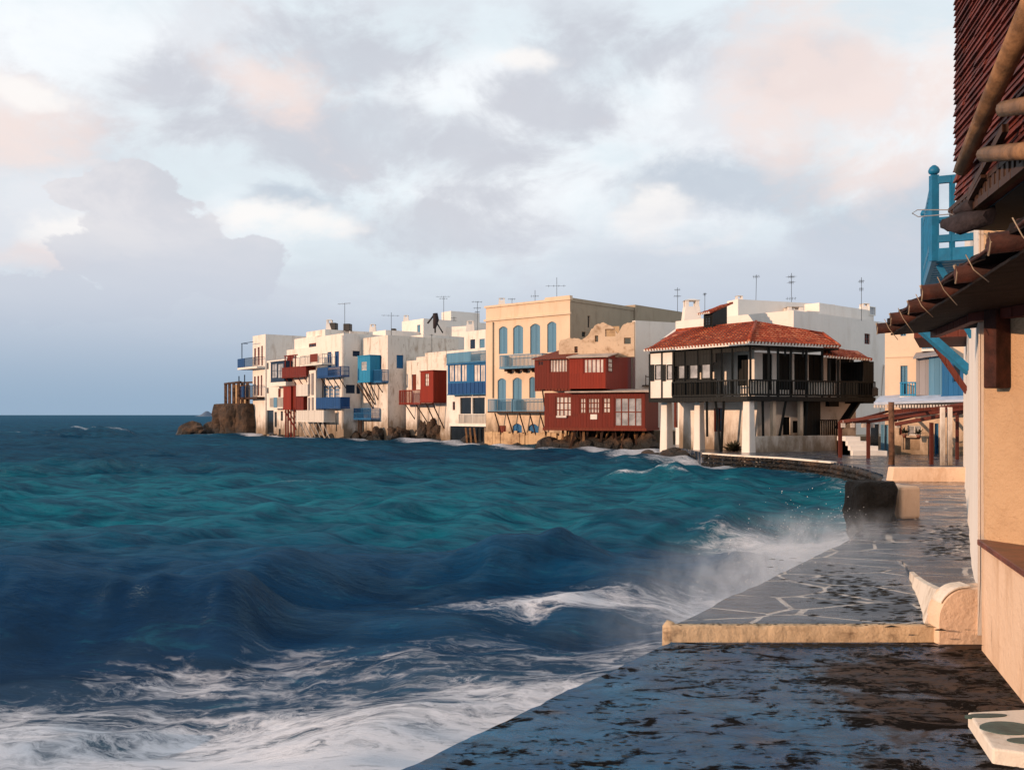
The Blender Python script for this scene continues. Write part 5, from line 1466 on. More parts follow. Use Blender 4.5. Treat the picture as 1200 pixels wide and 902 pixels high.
mb = MB(); fb(mb, FHl, 1.6, FHl.L-.2, -.4, zl0-.05, -3.5, -2.6); mb.build('back_wall', 'void_stone', rh)
# ------------------------------------------------------------------ I: the tile roofed house with the dark gallery
ZE = Z(401.5, 43.5)      # eave height
e0 = Vector((XX(756, 48.6), 48.6, ZE)); e1 = Vector((XX(877.5, 43.2), 43.2, ZE)); e2 = Vector((XX(984, 45.6), 45.6, ZE-.02))
FL = Fac((XX(762, 48.9), 48.9), (XX(877, 43.9), 43.9)); FRt = Fac((XX(877, 43.9), 43.9), (XX(1024, 47.2), 47.2))
ti = thing('tile_roof_house', (e1.x+1, e1.y+2, PRO), 'house with red barrel tile roof and dark timber gallery on white pillars', 'house')
def on_plane(px, py, a, b, c):
    n_ = (b-a).cross(c-a); r = Vector(((px-600)/FPX, 1, (486-py)/FPX)); o_ = Vector((0, 0, HC)); return o_ + r*((a-o_).dot(n_)/r.dot(n_))
t1 = P(886, 378, 47.6); t0 = on_plane(793, 387, e0, e1, t1); t2 = on_plane(964, 391, e1, e2, t1)
tile_roof('roof', ti, e0, e1, t1, t0); tile_roof('roof', ti, e1, e2, t2, t1)
mb = MB(); mb.tube([e1+Vector((0, 0, .05)), t1+Vector((0, 0, .05))], .09, 7); mb.tube([e2+Vector((0, 0, .03)), t2+Vector((0, 0, .03))], .08, 7); mb.tube([t0, t1, t2], .09, 7); mb.build('ridge', 'roof_tile', ti)
f0 = P(966, 417.5, 45.3); f1 = P(1022, 421.5, 47.0); g1 = P(1005, 411, 49.5); g0 = on_plane(966, 407.5, f0, f1, g1)
tile_roof('roof', ti, f0, f1, g1, g0)
zf = Z(464, 43.7)        # gallery floor
zr_ = Z(444, 43.7)       # railing top
# back walls of the gallery (white, set back) with doors
BL = Fac(FL.pt(0, 0, -1.6), FL.pt(FL.L-.9, 0, -1.6)); BR = Fac(BL.p1, FRt.pt(FRt.L, 0, -1.6))
def zr4(*a): return R(Z4, *a)
hl = [BL.rect(r) for r in (z4(508, 352, 560, 500),)]
mb = MB(); wall_grid(mb, BL, 0, BL.L, zf, ZE-.05, hl, 0, .1)
hr = [BR.rect(r) for r in (z4(630, 345, 676, 520), z4(708, 345, 762, 520), z4(782, 345, 842, 520), z5(172, 380, 226, 500), z5(250, 390, 290, 500), z5(306, 400, 366, 500), z5(400, 400, 432, 500))]
hr = [(a, b, max(c, zf+.02), d) for a, b, c, d in hr]; hl = [(a, b, max(c, zf+.02), d) for a, b, c, d in hl]
wall_grid(mb, BR, 0, BR.L, zf, ZE-.3, hr, 0, .1); mb.build('wall', 'white_plaster', ti)
for q in hl: fill(BL, q, 'shutter', ti, -.06, mat='dark_timber', name='door')
for q in hr: fill(BR, q, 'shutter', ti, -.06, mat='dark_timber', name='door')
# floor, ceiling
def slab(z0_, z1_, name, mat, o=0.12):
    mb = MB()
    pts = [FL.pt(0, 0, o), FL.pt(FL.L, 0, o), FRt.pt(0, 0, o), FRt.pt(FRt.L, 0, o), FRt.pt(FRt.L, 0, -2.4), FL.pt(FL.L-1.2, 0, -2.4), FL.pt(0, 0, -2.4)]
    prism(mb, [(p.x, p.y) for p in pts][::-1], z0_, z1_); return mb.build(name, mat, ti)
slab(zf-.22, zf, 'floor', 'dark_timber'); sC = FRt.s_at(982)
mb = MB(); o = .05; pts = [FL.pt(0, 0, o), FL.pt(FL.L, 0, o), FRt.pt(0, 0, o), FRt.pt(sC, 0, o), FRt.pt(sC, 0, -2.4), FL.pt(FL.L-1.2, 0, -2.4), FL.pt(0, 0, -2.4)]; prism(mb, [(p.x, p.y) for p in pts][::-1], ZE-.16, ZE-.07); mb.build('ceiling', 'dark_timber', ti)
# white panelled end of the gallery with two shuttered windows
pL = [z4(92, 395, 148, 478), z4(152, 395, 198, 478)]
sE = FL.s_at(Z4(200, 0)[0]); hp = []
for x0_, x1_ in ((112, 142), (168, 196)): hp.append(FL.rect(z4(x0_, 398, x1_, 472)))
mb = MB(); wall_grid(mb, FL, 0, sE, zf, ZE-.17, hp, 0, .08)
LS = Fac(FL.pt(0, 0, -1.6), FL.pt(0, 0)); wall_grid(mb, LS, 0, 1.6, zf, ZE-.17); mb.build('end_wall', 'clean_plaster', ti)
for q in hp: fill(FL, q, 'glass', ti, -.04, mat='dark_timber', glass='pale_glass', bars=(1, 1), frame=.05)
mb = MB()
for x in (88, 147, 201):
    s_ = FL.s_at(Z4(x, 0)[0]); fb(mb, FL, s_-.05, s_+.05, zf, ZE-.17, -.02, .03)
for (x0_, x1_) in ((94, 110), (150, 166)):
    a, b, c, d = FL.rect(z4(x0_, 398, x1_, 478)); fb(mb, FL, a, b, c, d, .004, .035)
mb.build('frame', 'dark_timber', ti)
# posts and dark glazed windows of the gallery front
for F, xs in ((FL, (255, 318, 382, 430, 482)), (FRt, (575,))):
    for x in xs:
        s_ = F.s_at(Z4(x, 0)[0]); mb = MB(); mb.bar(F.pt(s_, zf, -.05), F.pt(s_, ZE-.1, -.05), .09); mb.build('post', 'dark_timber', ti)
for x in (665, 742, 828): 
    s_ = FRt.s_at(Z4(x, 0)[0]); mb = MB(); mb.bar(FRt.pt(s_, Z(416, 44), -.05), FRt.pt(s_, ZE-.1, -.05), .08); mb.build('post', 'dark_timber', ti)
for x in (5, 45, 100, 165, 232, 262, 300):
    s_ = FRt.s_at(Z5(x, 0)[0]); mb = MB(); mb.bar(FRt.pt(s_, zf, -.05), FRt.pt(s_, ZE-.2 if s_ < sC else ZE-.62, -.05), .10); mb.build('post', 'dark_timber', ti)
mb = MB(); fb(mb, FL, sE, FL.L, Z(413, 45)-.0, ZE-.15, -.10, -.04); fb(mb, FL, sE, FL.s_at(Z4(390, 0)[0]), Z(426, 45), Z(413, 45)-.01, -.10, -.05)
mb.build('beam', 'dark_timber', ti)
for x0_, x1_ in ((220, 262), (274, 318), (332, 378)):
    q = FL.rect(z4(x0_, 392, x1_, 468)); fill(FL, q, 'glass', ti, -.06, mat='dark_timber', glass='pale_glass', bars=(1, 1), frame=.06)
mb = MB(); a, b = sE, FL.s_at(Z4(400, 0)[0]); fb(mb, FL, a, b, zf, Z(444, 46), -.12, -.06); fb(mb, FL, a, b, Z(425, 46), Z(414, 46), -.13, -.06); mb.build('panel', 'dark_timber', ti)
# gallery railing with turned balusters, both faces
mb = MB()
for F, a, b in ((FL, sE, FL.L), (FRt, 0, FRt.L)):
    fb(mb, F, a, b, zr_-.07, zr_, .03, .11); fb(mb, F, a, b, zf+.03, zf+.12, .03, .10)
    n = int((b-a)/.16)
    for i in range(n+1):
        s_ = a+(b-a)*i/n; mb.bar(F.pt(s_, zf+.1, .07), F.pt(s_, zr_-.03, .07), .055 if i % 8 else .12, .05)
mb.build('railing', 'dark_timber', ti)
mb = MB()     # pale boards behind the balusters on the right hand face
for (a, b) in ((FRt.s_at(852), FRt.s_at(899)), (FRt.s_at(946), FRt.s_at(975))): fb(mb, FRt, max(a, .05), b, zf+.12, zr_-.08, -.01, .015)
mb.build('board', 'kerb_white', ti)
# pillars
pillars = [(135, 208, 49.0, FL), (297, 362, 47.4, FL), (530, 606, 44.0, FL)]
for x0_, x1_, D, F in pillars:
    pxa, pxb = Z4(x0_, 0)[0], Z4(x1_, 0)[0]; w_ = (pxb-pxa)/FPX*D*.62
    cx = XX((pxa+pxb)/2, D); u = FL.u; mb = MB()
    zt_ = zf-.22; r0, r1 = w_*.68, w_*.52
    c = Vector((cx, D+.2, 0)); n_ = FL.n
    mb.hexa([tuple(c+u*a*r0*.8+n_*b*r0*.8+Vector((0, 0, PRO-.5))) for a, b in ((-1, 1), (1, 1), (1, -1), (-1, -1))] + [tuple(c+u*a*r1*.8+n_*b*r1*.8+Vector((0, 0, zt_))) for a, b in ((-1, 1), (1, 1), (1, -1), (-1, -1))])
    mb.build('pillar', 'clean_plaster', ti, .04)
# ground floor wall set back
GL = Fac(FL.pt(0, 0, -2.2), FL.pt(FL.L-1.2, 0, -2.2)); GR = Fac(GL.p1, FRt.pt(FRt.L, 0, -1.2))
hg = [GL.rect(z4(202, 560, 216, 700)), GL.rect(z4(396, 606, 440, 720))]
hgr = [GR.rect(r) for r in (z4(728, 650, 762, 735), z4(775, 668, 806, 726), z5(160, 560, 216, 720))]
mb = MB(); wall_grid(mb, GL, 0, GL.L, PRO-.5, zf-.1, hg, 0, .1); wall_grid(mb, GR, 0, GR.L, PRO-.5, zf-.1, hgr, 0, .1); mb.build('wall', 'white_plaster', ti)
fill(GL, hg[0], 'shutter', ti, -.06, mat='brown_boards', name='door'); fill(GL, hg[1], 'glass', ti, -.06, mat='brown_boards', glass='dark_glass', bars=(2, 2))
for q in hgr: fill(GR, q, 'shutter', ti, -.06, mat='dark_timber', name='door')
# low white wall in front of the ground floor, right side
LW = Fac(FRt.pt(.2, 0, -.15), FRt.pt(FRt.L*.70, 0, -.15)); zlw = Z(Z4(0, 742)[1], 44.5)
mb = MB(); fb(mb, LW, 0, LW.L, PRO-.4, zlw, -.25, 0); mb.build('low_wall', 'white_plaster', ti, .03)
# slim pink column piers
for x in (684, 815):
    s_ = FRt.s_at(Z4(x, 0)[0], -.3); mb = MB(); fb(mb, FRt, s_-.09, s_+.09, zlw-.5, zf-.2, -.45, -.25); mb.build('pillar', 'peach_plaster', ti)
# dark props
for xa, ya, xb, yb in ((362, 565, 364, 745), (404, 560, 430, 828), (444, 565, 432, 828), (630, 560, 634, 822), (742, 565, 704, 780), (845, 570, 832, 770)):
    F = FL if xa < 570 else FRt
    mb = MB(); mb.bar(F.pt(F.s_at(Z4(xa, 0)[0], -.1), zf-.2, -.1), F.pt(F.s_at(Z4(xb, 0)[0], -.3), Z(Z4(0, yb)[1], 45.5), -.3), .10); mb.build('prop', 'dark_timber', ti)
# dark stair enclosure and railing at the right end
mb = MB()
a, b, c, d = FRt.rect(z5(160, 570, 222, 725), -.5); fb(mb, FRt, a, b, c, d, -.75, -.5)
a, b, c, d = FRt.rect(z5(258, 570, 300, 600), -.5); fb(mb, FRt, a, b, c, zf, -.75, -.5)
mb.build('stair_panel', 'dark_timber', ti)
mb = MB(); a, b, c, d = FRt.rect(z5(220, 655, 292, 722), -.3)
fb(mb, FRt, a, b, d-.06, d, -.35, -.3)
for i in range(9): s_ = a+(b-a)*i/8; fb(mb, FRt, s_-.025, s_+.025, c, d, -.35, -.3)
mb.build('stair_railing', 'dark_timber', ti)
mb = MB(); mb.bar(FRt.pt(FRt.s_at(Z5(385, 0)[0], -.4), zf-.05, -.4), FRt.pt(FRt.s_at(Z5(300, 0)[0], -.4), Z(502, 46), -.4), .5, .12); mb.build('stair', 'dark_timber', ti)
# right end block, dark timber closing the gallery
mb = MB(); a, b, c, d = FRt.rect(z5(404, 400, 446, 560)); fb(mb, FRt, FRt.L-.7, FRt.L, zf-.3, Z(421, 47)-.1, -1.5, -.0); mb.build('end_panel', 'dark_timber', ti)
q = P(1025.5, 460, 46.6); mb = MB(); mb.bar(q+Vector((0, 0, .45)), q+Vector((.0, 0, .2)), .03); mb.box(q, (.11, 0, 0), (0, .11, 0), (0, 0, .17)); mb.hexa([tuple(q+Vector((x*.13, y*.13, .17))) for x, y in ((-1, -1), (1, -1), (1, 1), (-1, 1))]+[tuple(q+Vector((x*.04, y*.04, .28))) for x, y in ((-1, -1), (1, -1), (1, 1), (-1, 1))]); mb.build('lantern', 'black_metal', ti)
# dormer with a red tiled lean-to
dq = [P(824, 379, 50.2), P(851, 380, 48.8)]
d0 = P(824, 386, 50.0); DM = Fac((XX(824.5, 50.0), 50.0), (XX(835, 49.3), 49.3))
dside = Fac(DM.p1, (XX(852, 50.6), 50.6))
zb_, za_, zc_ = Z(388, 49.6), Z(368, 49.6), Z(357, 50.4)
mb = MB()
A, B, Cq = DM.p0, DM.p1, dside.p1; Dq = A + (Cq-B)
mb.hexa([(p.x, p.y, zb_) for p in (A, B, Cq, Dq)]+[(A.x, A.y, za_), (B.x, B.y, za_), (Cq.x, Cq.y, zc_), (Dq.x, Dq.y, zc_)])
dm = mb.build('dormer', 'dark_timber', ti)
fill(DM, (DM.L*.15, DM.L*.85, zb_+.3, za_-.15), 'glass', dm, .03, mat='dark_timber', glass='dark_glass', bars=(2, 3), frame=.05)
V = lambda p, z: Vector((p.x, p.y, z))
un_ = DM.n; uu = DM.u
r_ = tile_roof('dormer_roof', ti, V(A, za_+.04)+un_*.25-uu*.15, V(B, za_+.04)+un_*.25+uu*.15, V(Cq, zc_+.16)+uu*.15+(Cq-B).normalized()*.5, V(Dq, zc_+.16)-uu*.15+(Cq-B).normalized()*.5, .16, .06)

# ------------------------------------------------------------------ plain white houses behind
def plain(label, pxL, D, pxR, ytop, depth=6, d=(.61, -.79), mat='clean_plaster', zb=1.0, wins=(), swins=(), chim=(), DR=None):
    F = Fac.px(pxL, D, pxR, d, DR)
    h = House('white_house', label, F, ytop, depth, mat, zb=zb, group='white houses behind the waterfront')
    for r, kd, kw in wins: h.opening(r, kd, **kw)
    for r, kd, kw in swins: h.opening(r, kd, True, **kw)
    h.finish()
    for px_, dep, w_, hh in chim: chimney(h.root, F.pt(F.s_at(px_, -dep), h.zt-.1, -dep), w_, hh)
    return h
plain('low white roof block behind the sky blue bay house, with a stubby chimney', 428, 99, 452, 390, 6, zb=6, chim=((437, 1.5, .6, 1.2),))
plain('white upper house with one tall narrow blue shutter, behind the red boarded bay', 471, 101, 496.5, 377, 8, zb=4, wins=((z2(401, 228, 417, 288), 'shutter', dict(mat='soft_blue_boards')),), chim=((476, .8, .5, .9),))
plain('long white house with a bare parapet behind the blue glazed house', 512, 100, 547, 384, 9, zb=4, d=(.8, -.5))
plain('slim white stair tower beside the leaning dark pole', 517.5, 108, 528.5, 366, 4, zb=6)
plain('grey white blank wall stepping up behind the low red railing house', 472, 98, 496, 395, 11, zb=3)
wW = plain('tall blank white wall between the red house and the tile roofed house', 741, 69.5, 744.5, 376, 12, d=(.45, -.9), zb=0)
FW = wW.S
mb = MB(); fb(mb, FW, .6, 2.6, Z(449, 63), Z(449, 63)+.08, .003, .5)
for s_ in (.62, 1.2, 1.9, 2.58): mb.bar(FW.pt(s_, Z(449, 63), .45), FW.pt(s_, Z(435, 63), .45), .06)
mb.bar(FW.pt(.6, Z(437, 63), .45), FW.pt(2.6, Z(437, 63), .45), .06); mb.build('bracket', 'brown_timber', wW.root)
chimney(wW.root, Vector((XX(810, 66), 66, Z(384, 66))), 1.0, 2.0)
mb = MB(); q = Vector((XX(811, 66), 66.4, 0)); mb.hexa([(q.x+a*2.0*(1.0), q.y+b*1.2, Z(396, 66)) for a, b in ((-1, -1), (1, -1), (1, 1), (-1, 1))]+[(q.x+a*.75, q.y+b*.7, Z(381, 66)) for a, b in ((-1, -1), (1, -1), (1, 1), (-1, 1))]); mb.build('chimney_breast', 'clean_plaster', wW.root)
wb = plain('narrow white house end directly behind the dormer of the tile roof', 852, 55, 865, 353, 7, d=(.4, -.9), zb=3, DR=54)
plain('low white terrace wall house behind the tile roof ridge', 884, 58, 931, 362.5, 6, d=(.9, .1), zb=3, DR=58.5, chim=((866, -1, .4, .8), (895, 1.0, .35, .6)))
plain('bright white cube house behind the tile roof, one aerial on top', 912, 66, 928, 355, 6, d=(.8, -.4), zb=3)
FJ = Fac((XX(930, 50.5), 50.5), (XX(1041, 57.5), 57.5))
h = House('white_house', 'big white house with one small square dark window, right of the tile roof', FJ, 369, 8, 'clean_plaster', zb=0, group='white houses behind the waterfront', ztop=Z(367, 52))
h.opening(z5(408, 292, 432, 336), 'glass', mat='brown_boards', bars=(2, 2)); h.finish()
mb = MB(); fb(mb, FJ, FJ.s_at(988), FJ.s_at(1024, -1.5), h.zt-.3, Z(357, 56), -5, -1.5); mb.build('roof_room', 'clean_plaster', h.root)
q = FJ.rect(z5(426, 178, 452, 215), -1.5); fill(FJ, q, 'glass', h.root, -1.47, mat='white_paint', glass='pale_glass', bars=(1, 1))
chimney(h.root, FJ.pt(FJ.s_at(1020, -2), Z(357, 56)-.2, -2.4), .5, .8); chimney(h.root, FJ.pt(FJ.s_at(937, -2), h.zt-.2, -2.4), .9, .9)
mb = MB(); q = FJ.pt(FJ.s_at(1038), 0, .15); mb.hexa([(q.x+a*.9, q.y+b*.6, 0.3) for a, b in ((-1, -1), (1, -1), (1, 1), (-1, 1))]+[(q.x+a*.3, q.y+b*.2, 5.4) for a, b in ((-1, -1), (1, -1), (1, 1), (-1, 1))]); mb.build('buttress', 'clean_plaster', h.root)

# K: peach house with blue porch above the pergola
FK = Fac.px(1037, 43.5, 1150, (.88, -.48))
h = House('peach_house', 'peach house with blue boarded porch and pale blue doors above the pergola', FK, 300, 6, 'peach_plaster', zb=0, ztop=Z(385, 43))
h.opening(z5(560, 427, 590, 556), 'shutter', mat='soft_blue_boards', name='door'); h.opening(z5(560, 274, 584, 302), 'glass', mat='soft_blue_boards', bars=(2, 1))
h.opening(z5(650, 272, 706, 352), 'shutter', mat='soft_blue_boards', name='door')
h.opening(z9(902, 240, 932, 496), 'shutter', mat='blue_boards', name='door')
h.opening(z9(625, 250, 645, 330), 'glass', mat='brown_boards', bars=(1, 2)); h.opening(z9(690, 255, 800, 335), 'glass', mat='white_boards', glass='pale_glass', bars=(2, 1))
h.opening(z9(480, 250, 540, 480), 'shutter', mat='soft_blue_boards', name='door')
h.opening(z9(400, 245, 462, 470), 'void')
h.finish()
mb = MB(); a, b, c, d = FK.rect(z5(500, 378, 760, 390)); fb(mb, FK, .02, b, c, c+.08, .003, .05); mb.build('moulding', 'peach_plaster', h.root)
balcony(FK, z5(652, 312, 708, 356), .5, h.root, 'bars', 'soft_blue_boards', 'white_paint')
balcony(FK, z5(560, 496, 624, 556), .9, h.root, 'bars', 'pale_blue_boards', 'white_paint')
a, b, c, d = FK.rect(z5(626, 388, 680, 552), 1.0); mb = MB(); fb(mb, FK, a, b, c, d, .003, 1.0); mb.build('porch', 'grey_boards', h.root)
a, b, c, d = FK.rect(z5(680, 390, 735, 552), 1.05); mb = MB(); fb(mb, FK, a, b, c, d, .003, 1.05); mb.build('porch', 'soft_blue_boards', h.root)
bay(FK, z5(736, 402, 850, 552), 1.3, h.root, 'blue_boards', [z5(780, 410, 816, 498)], 'blue_boards', 'dark_glass', (1, 1))
a, b, c, d = FK.rect(z5(614, 372, 770, 398), 1.2); mb = MB(); mb.hexa([FK.pt(a, c, 1.3), FK.pt(b, d-.1, 1.3), FK.pt(b, d+.25, 0), FK.pt(a, c+.3, 0), FK.pt(a, c+.06, 1.3), FK.pt(b, d-.04, 1.3), FK.pt(b, d+.31, 0), FK.pt(a, c+.36, 0)]); mb.build('porch_roof', 'grey_boards', h.root)
# pale awning sheet over the pergola
a, b, c, d = FK.rect(z5(450, 560, 830, 580), 1.8); mb = MB()
mb.hexa([FK.pt(a, c-.12, 2.0), FK.pt(b+1, c+.02, 2.0), FK.pt(b+1, c+.55, .01), FK.pt(a, c+.2, .01), FK.pt(a, c-.02, 2.0), FK.pt(b+1, c+.12, 2.0), FK.pt(b+1, c+.65, .01), FK.pt(a, c+.3, .01)]); mb.build('awning', 'awning_sheet', h.root)
mb = MB(); n = 30
for i in range(n): s_ = a+(b-a)*i/n; fb(mb, FK, s_, s_+.07, c-.26, c-.13, 1.9, 2.02)
mb.build('fringe', 'curtain_glass', h.root)
# niche wall with shelf in the lower part
a, b, c, d = FK.rect(z9(640, 350, 850, 540), .8); mb = MB(); wall_grid(mb, Fac(FK.pt(a, 0, .8), FK.pt(b, 0, .8)), 0, b-a, PRO-.1, d, [(.08, (b-a)*.7, PRO+.2, PRO+.85)], 0, .3); fb(mb, FK, a, b, d, d+.06, .01, .83); fb(mb, FK, a, b, PRO-.1, d-.02, .004, .42)
mb.build('niche', 'peach_plaster', h.root)
# steps by the low wall
st = thing('steps', P(995, 536, 40.5), 'small flight of white steps behind the leftmost red pergola posts', 'steps')
for i in range(4):
    mb = MB(); w_ = 1.5-.28*i; x_ = XX(992, 41.5)+.1; mb.hexa([(x_, 41.0+i*.3, PRO), (x_+w_, 41.0+i*.3, PRO), (x_+w_, 43, PRO), (x_, 43, PRO), (x_, 41.0+i*.3, PRO+.2*(i+1)), (x_+w_, 41.0+i*.3, PRO+.2*(i+1)), (x_+w_, 43, PRO+.2*(i+1)), (x_, 43, PRO+.2*(i+1))]); mb.build('tread', 'clean_plaster', st)

for px_, py_, D_, hgt in ((1076.5, 513.5, 41.0, .42), (1060, 512.5, 41.4, .34)):
    q = P(px_, py_, D_); pl_ = thing('potted_plant', q, 'sprawling dark potted plant on the right of the niche ledge' if px_ > 1070 else 'small dark potted plant on the left of the niche ledge', 'plant')
    mb = MB(); mb.tube([q, q+Vector((0, 0, .16))], [.07, .10], 9); mb.build('pot', 'sill_wood', pl_)
    mb = MB()
    for i in range(60):
        a = random.uniform(0, 6.28); l_ = random.uniform(.1, hgt); e_ = random.uniform(.2, 1.3); d_ = Vector((math.cos(a)*math.cos(e_), math.sin(a)*math.cos(e_), math.sin(e_))); s_ = Vector((-d_.y, d_.x, .2)).normalized()*.035
        o_ = q+Vector((0, 0, .16)); mb.quad(o_+d_*l_*.4-s_, o_+d_*l_-s_*.3, o_+d_*l_+s_*.3, o_+d_*l_*.4+s_)
    mb.build('leaves', 'dark_leaf', pl_)
q = FL.pt(FL.L*.80, PRO, -.5); q.z = PRO-.02
pl_ = thing('shrub', q, 'low dry dark shrub between the white pillars of the tile roofed house', 'shrub')
mb = MB()
for i in range(260):
    a = random.uniform(0, 6.28); l_ = random.uniform(.25, .8); e_ = random.uniform(.15, 1.3); d_ = Vector((math.cos(a)*math.cos(e_), math.sin(a)*math.cos(e_), math.sin(e_)*.8)); s_ = Vector((-d_.y, d_.x, .2)).normalized()*.05
    mb.quad(q+d_*l_*.5-s_, q+d_*l_-s_*.2, q+d_*l_+s_*.2, q+d_*l_*.5+s_)
mb.build('leaves', 'dark_leaf', pl_)
mb = MB()
for i in range(7): a = i*.9; mb.tube([q, q+Vector((math.cos(a)*.3, math.sin(a)*.3, .3))], [.03, .012], 5)
mb.build('stem', 'brown_timber', pl_)
# pergola on the quay
pg = thing('pergola', (14.3, 36.5, PRO), 'red timber pergola with sloping beams on the far quay', 'pergola')
def pp(px_, D): return Vector((XX(px_, D), D, 0))
posts = [(984.5, 39.0, 494, 'red_timber', .13), (1017.5, 38.6, 494, 'red_timber', .12), (1091.5, 33.6, 495, 'red_timber', .11), (1121.7, 37.5, 484, 'red_timber', .10)]
for px_, D, yt, mt, w_ in posts:
    q = pp(px_, D); mb = MB(); mb.bar(q+Vector((0, 0, PRO-.01)), q+Vector((0, 0, Z(yt, D))), w_); mb.build('post', mt, pg)
q = pp(1044.7, 33.4); mb = MB(); zt_ = Z(471, 33.4)
mb.tube([q+Vector((0, 0, PRO-.02)), q+Vector((.01, 0, PRO+.6)), q+Vector((-.01, 0, zt_-.5)), q+Vector((.0, 0, zt_))], [.11, .095, .09, .10], 9, True, .15); mb.build('post', 'speckled_post', pg)
for px_ in (1104.5, 1113):
    q = pp(px_, 33.0); mb = MB(); mb.bar(q+Vector((0, 0, PRO-.01)), q+Vector((0, 0, Z(477, 33))), .12, .13); mb.build('post', 'white_plaster', pg)
def bm(x0_, y0_, D0, x1_, y1_, D1, w_=.14, mt='red_timber'):
    mb = MB(); mb.bar(P(x0_, y0_, D0), P(x1_, y1_, D1), w_, w_*.9); mb.build('beam', mt, pg)
bm(983, 494.5, 39, 1019, 493.5, 38.6); bm(986, 494, 39, 1130, 474, 34.5); bm(1018, 494, 38.6, 1132, 478, 33.6); bm(1046, 493, 37.5, 1130, 472.5, 38); bm(1050, 497, 36, 1132, 482, 33.2)
bm(1044, 482, 33.4, 1133, 476, 33.2, .12); bm(1044, 488, 33.8, 1100, 479, 36, .1)
bm(1000, 493, 40, 1040, 482, 42, .1); bm(1030, 492, 39, 1075, 480, 41, .1)
for i, px_ in enumerate((988, 999, 1012, 1022, 1052)):
    mb = MB(); q = P(px_, 496, 38.7 if px_ < 1040 else 36); mb.tube([q+Vector((0, 0, .12)), q+Vector((0, 0, .0))], .012, 5); mb.box(q-Vector((0, 0, .08)), (.07, 0, 0), (0, .07, 0), (0, 0, .09)); mb.build('lamp_shade', 'curtain_glass', pg)
# ------------------------------------------------------------------ M: white wall on the right with balconies
MD = Vector((.476, 1, 0)).normalized(); MN = Vector((-MD.y, MD.x, 0)); M0 = Vector((3.86, 7.72, 0))
def mw(y, o=0.0): q = M0 + MD*((y-7.72)/MD.y); q = q + MN*o; return q
hm = thing('promenade_house', (mw(16).x, 16, PRO), 'white house side along the promenade with bright blue and red balconies', 'house')
mb = MB(); rows = []
ys = [7.74+.46*i for i in range(55)]; zs = [PRO-.05, PRO+.15, PRO+.4, PRO+.8, PRO+1.3, PRO+2, PRO+3, PRO+4, 7.5]
for z in zs:
    r = []
    for y in ys:
        fl = .03*max(0, 1-(z-PRO)/.6)**2*(.6+.8*mnoise.noise(Vector((y*.8, 0, 3)))); q = mw(y, fl+.006*mnoise.noise(Vector((y*.5, z*.8, 0)))+.01); r.append((q.x, q.y, z))
    rows.append(mb.add(r))
for j in range(len(zs)-1):
    for i in range(len(ys)-1): mb.face((rows[j]+i, rows[j]+i+1, rows[j+1]+i+1, rows[j+1]+i), True)
a, b = mw(7.74), mw(ys[-1])
k1 = mb.add([(a.x+4, a.y, zs[0]), (a.x+4, a.y, zs[-1]), (b.x+4, b.y, zs[0]), (b.x+4, b.y, zs[-1])])
nY = len(ys)-1
mb.face((rows[0], k1, k1+1, rows[-1])); mb.face((rows[0]+nY, rows[-1]+nY, k1+3, k1+2)); mb.face((k1, k1+2, k1+3, k1+1))
mb.quad((mw(7.74).x, 7.74, 7.5), (b.x, b.y, 7.5), (b.x+4, b.y, 7.5), (a.x+4, a.y, 7.5))
mb.build('wall', 'clean_plaster', hm)
# bright blue timber balcony
zB = Z(303, 11.0); yN, yF, oB = 11.0, 13.3, .62
def lp(y, o, z): q = mw(y, o); return Vector((q.x, q.y, z))
oB = (mw(11.0).x - XX(1094, 11.0)) * MD.y + .0
mb = MB(); nbd = 7
nbd = 11
def ob_(y): return oB + (y-yN)*.075
for i in range(nbd):     # floor boards seen from below
    y_ = yN+.05+(yF-yN-.1)*(i+.5)/nbd; mb.bar(lp(y_, 0, zB+.03), lp(y_, ob_(y_), zB+.03), (yF-yN)/nbd*.8, .035)
bl = mb.build('balcony', 'bright_blue_paint', hm)
mb = MB(); mb.bar(lp(yN, 0, zB+.07), lp(yN, oB+.02, zB+.07), .05, .15); mb.bar(lp(yN, oB, zB+.07), lp(yF, ob_(yF), zB+.07), .05, .15); mb.bar(lp(yF, 0, zB+.07), lp(yF, ob_(yF)+.02, zB+.07), .05, .15); mb.build('fascia', 'bright_blue_paint', bl)
hB_ = Z(203, 11.0)
for y, o, big_ in ((yN, oB, 1), (yF, ob_(yF), 1), (yN, oB*.55, 0)):
    mb = MB(); w_ = .085 if big_ else .05; mb.bar(lp(y, o, zB-.0), lp(y, o, hB_+(.02 if big_ else -.01)), w_)
    if big_:
        q = lp(y, o, hB_+.03); mb.tube([q, q+Vector((0, 0, .02)), q+Vector((0, 0, .05)), q+Vector((0, 0, .085)), q+Vector((0, 0, .11))], [.035, .06, .066, .05, .02], 12)
    mb.build('post', 'bright_blue_paint', bl)
mb = MB()
for z, h_ in ((hB_-.04, .085), (zB+.26, .085)):
    mb.bar(lp(yN, 0, z), lp(yN, oB, z), .055, h_); mb.bar(lp(yN, oB, z), lp(yF, ob_(yF), z), .055, h_); mb.bar(lp(yF, 0, z), lp(yF, ob_(yF), z), .055, h_)
for i in range(1, 9):
    y = yN+(yF-yN)*i/9; mb.bar(lp(y, ob_(y), zB+.1), lp(y, ob_(y), hB_-.05), .045)
mb.build('railing', 'bright_blue_paint', bl)
for y in (11.3, 13.1):
    mb = MB(); mb.bar(lp(y, oB*.9, zB), lp(y, .0, zB-.75), .07); mb.build('brace', 'bright_blue_paint', bl)
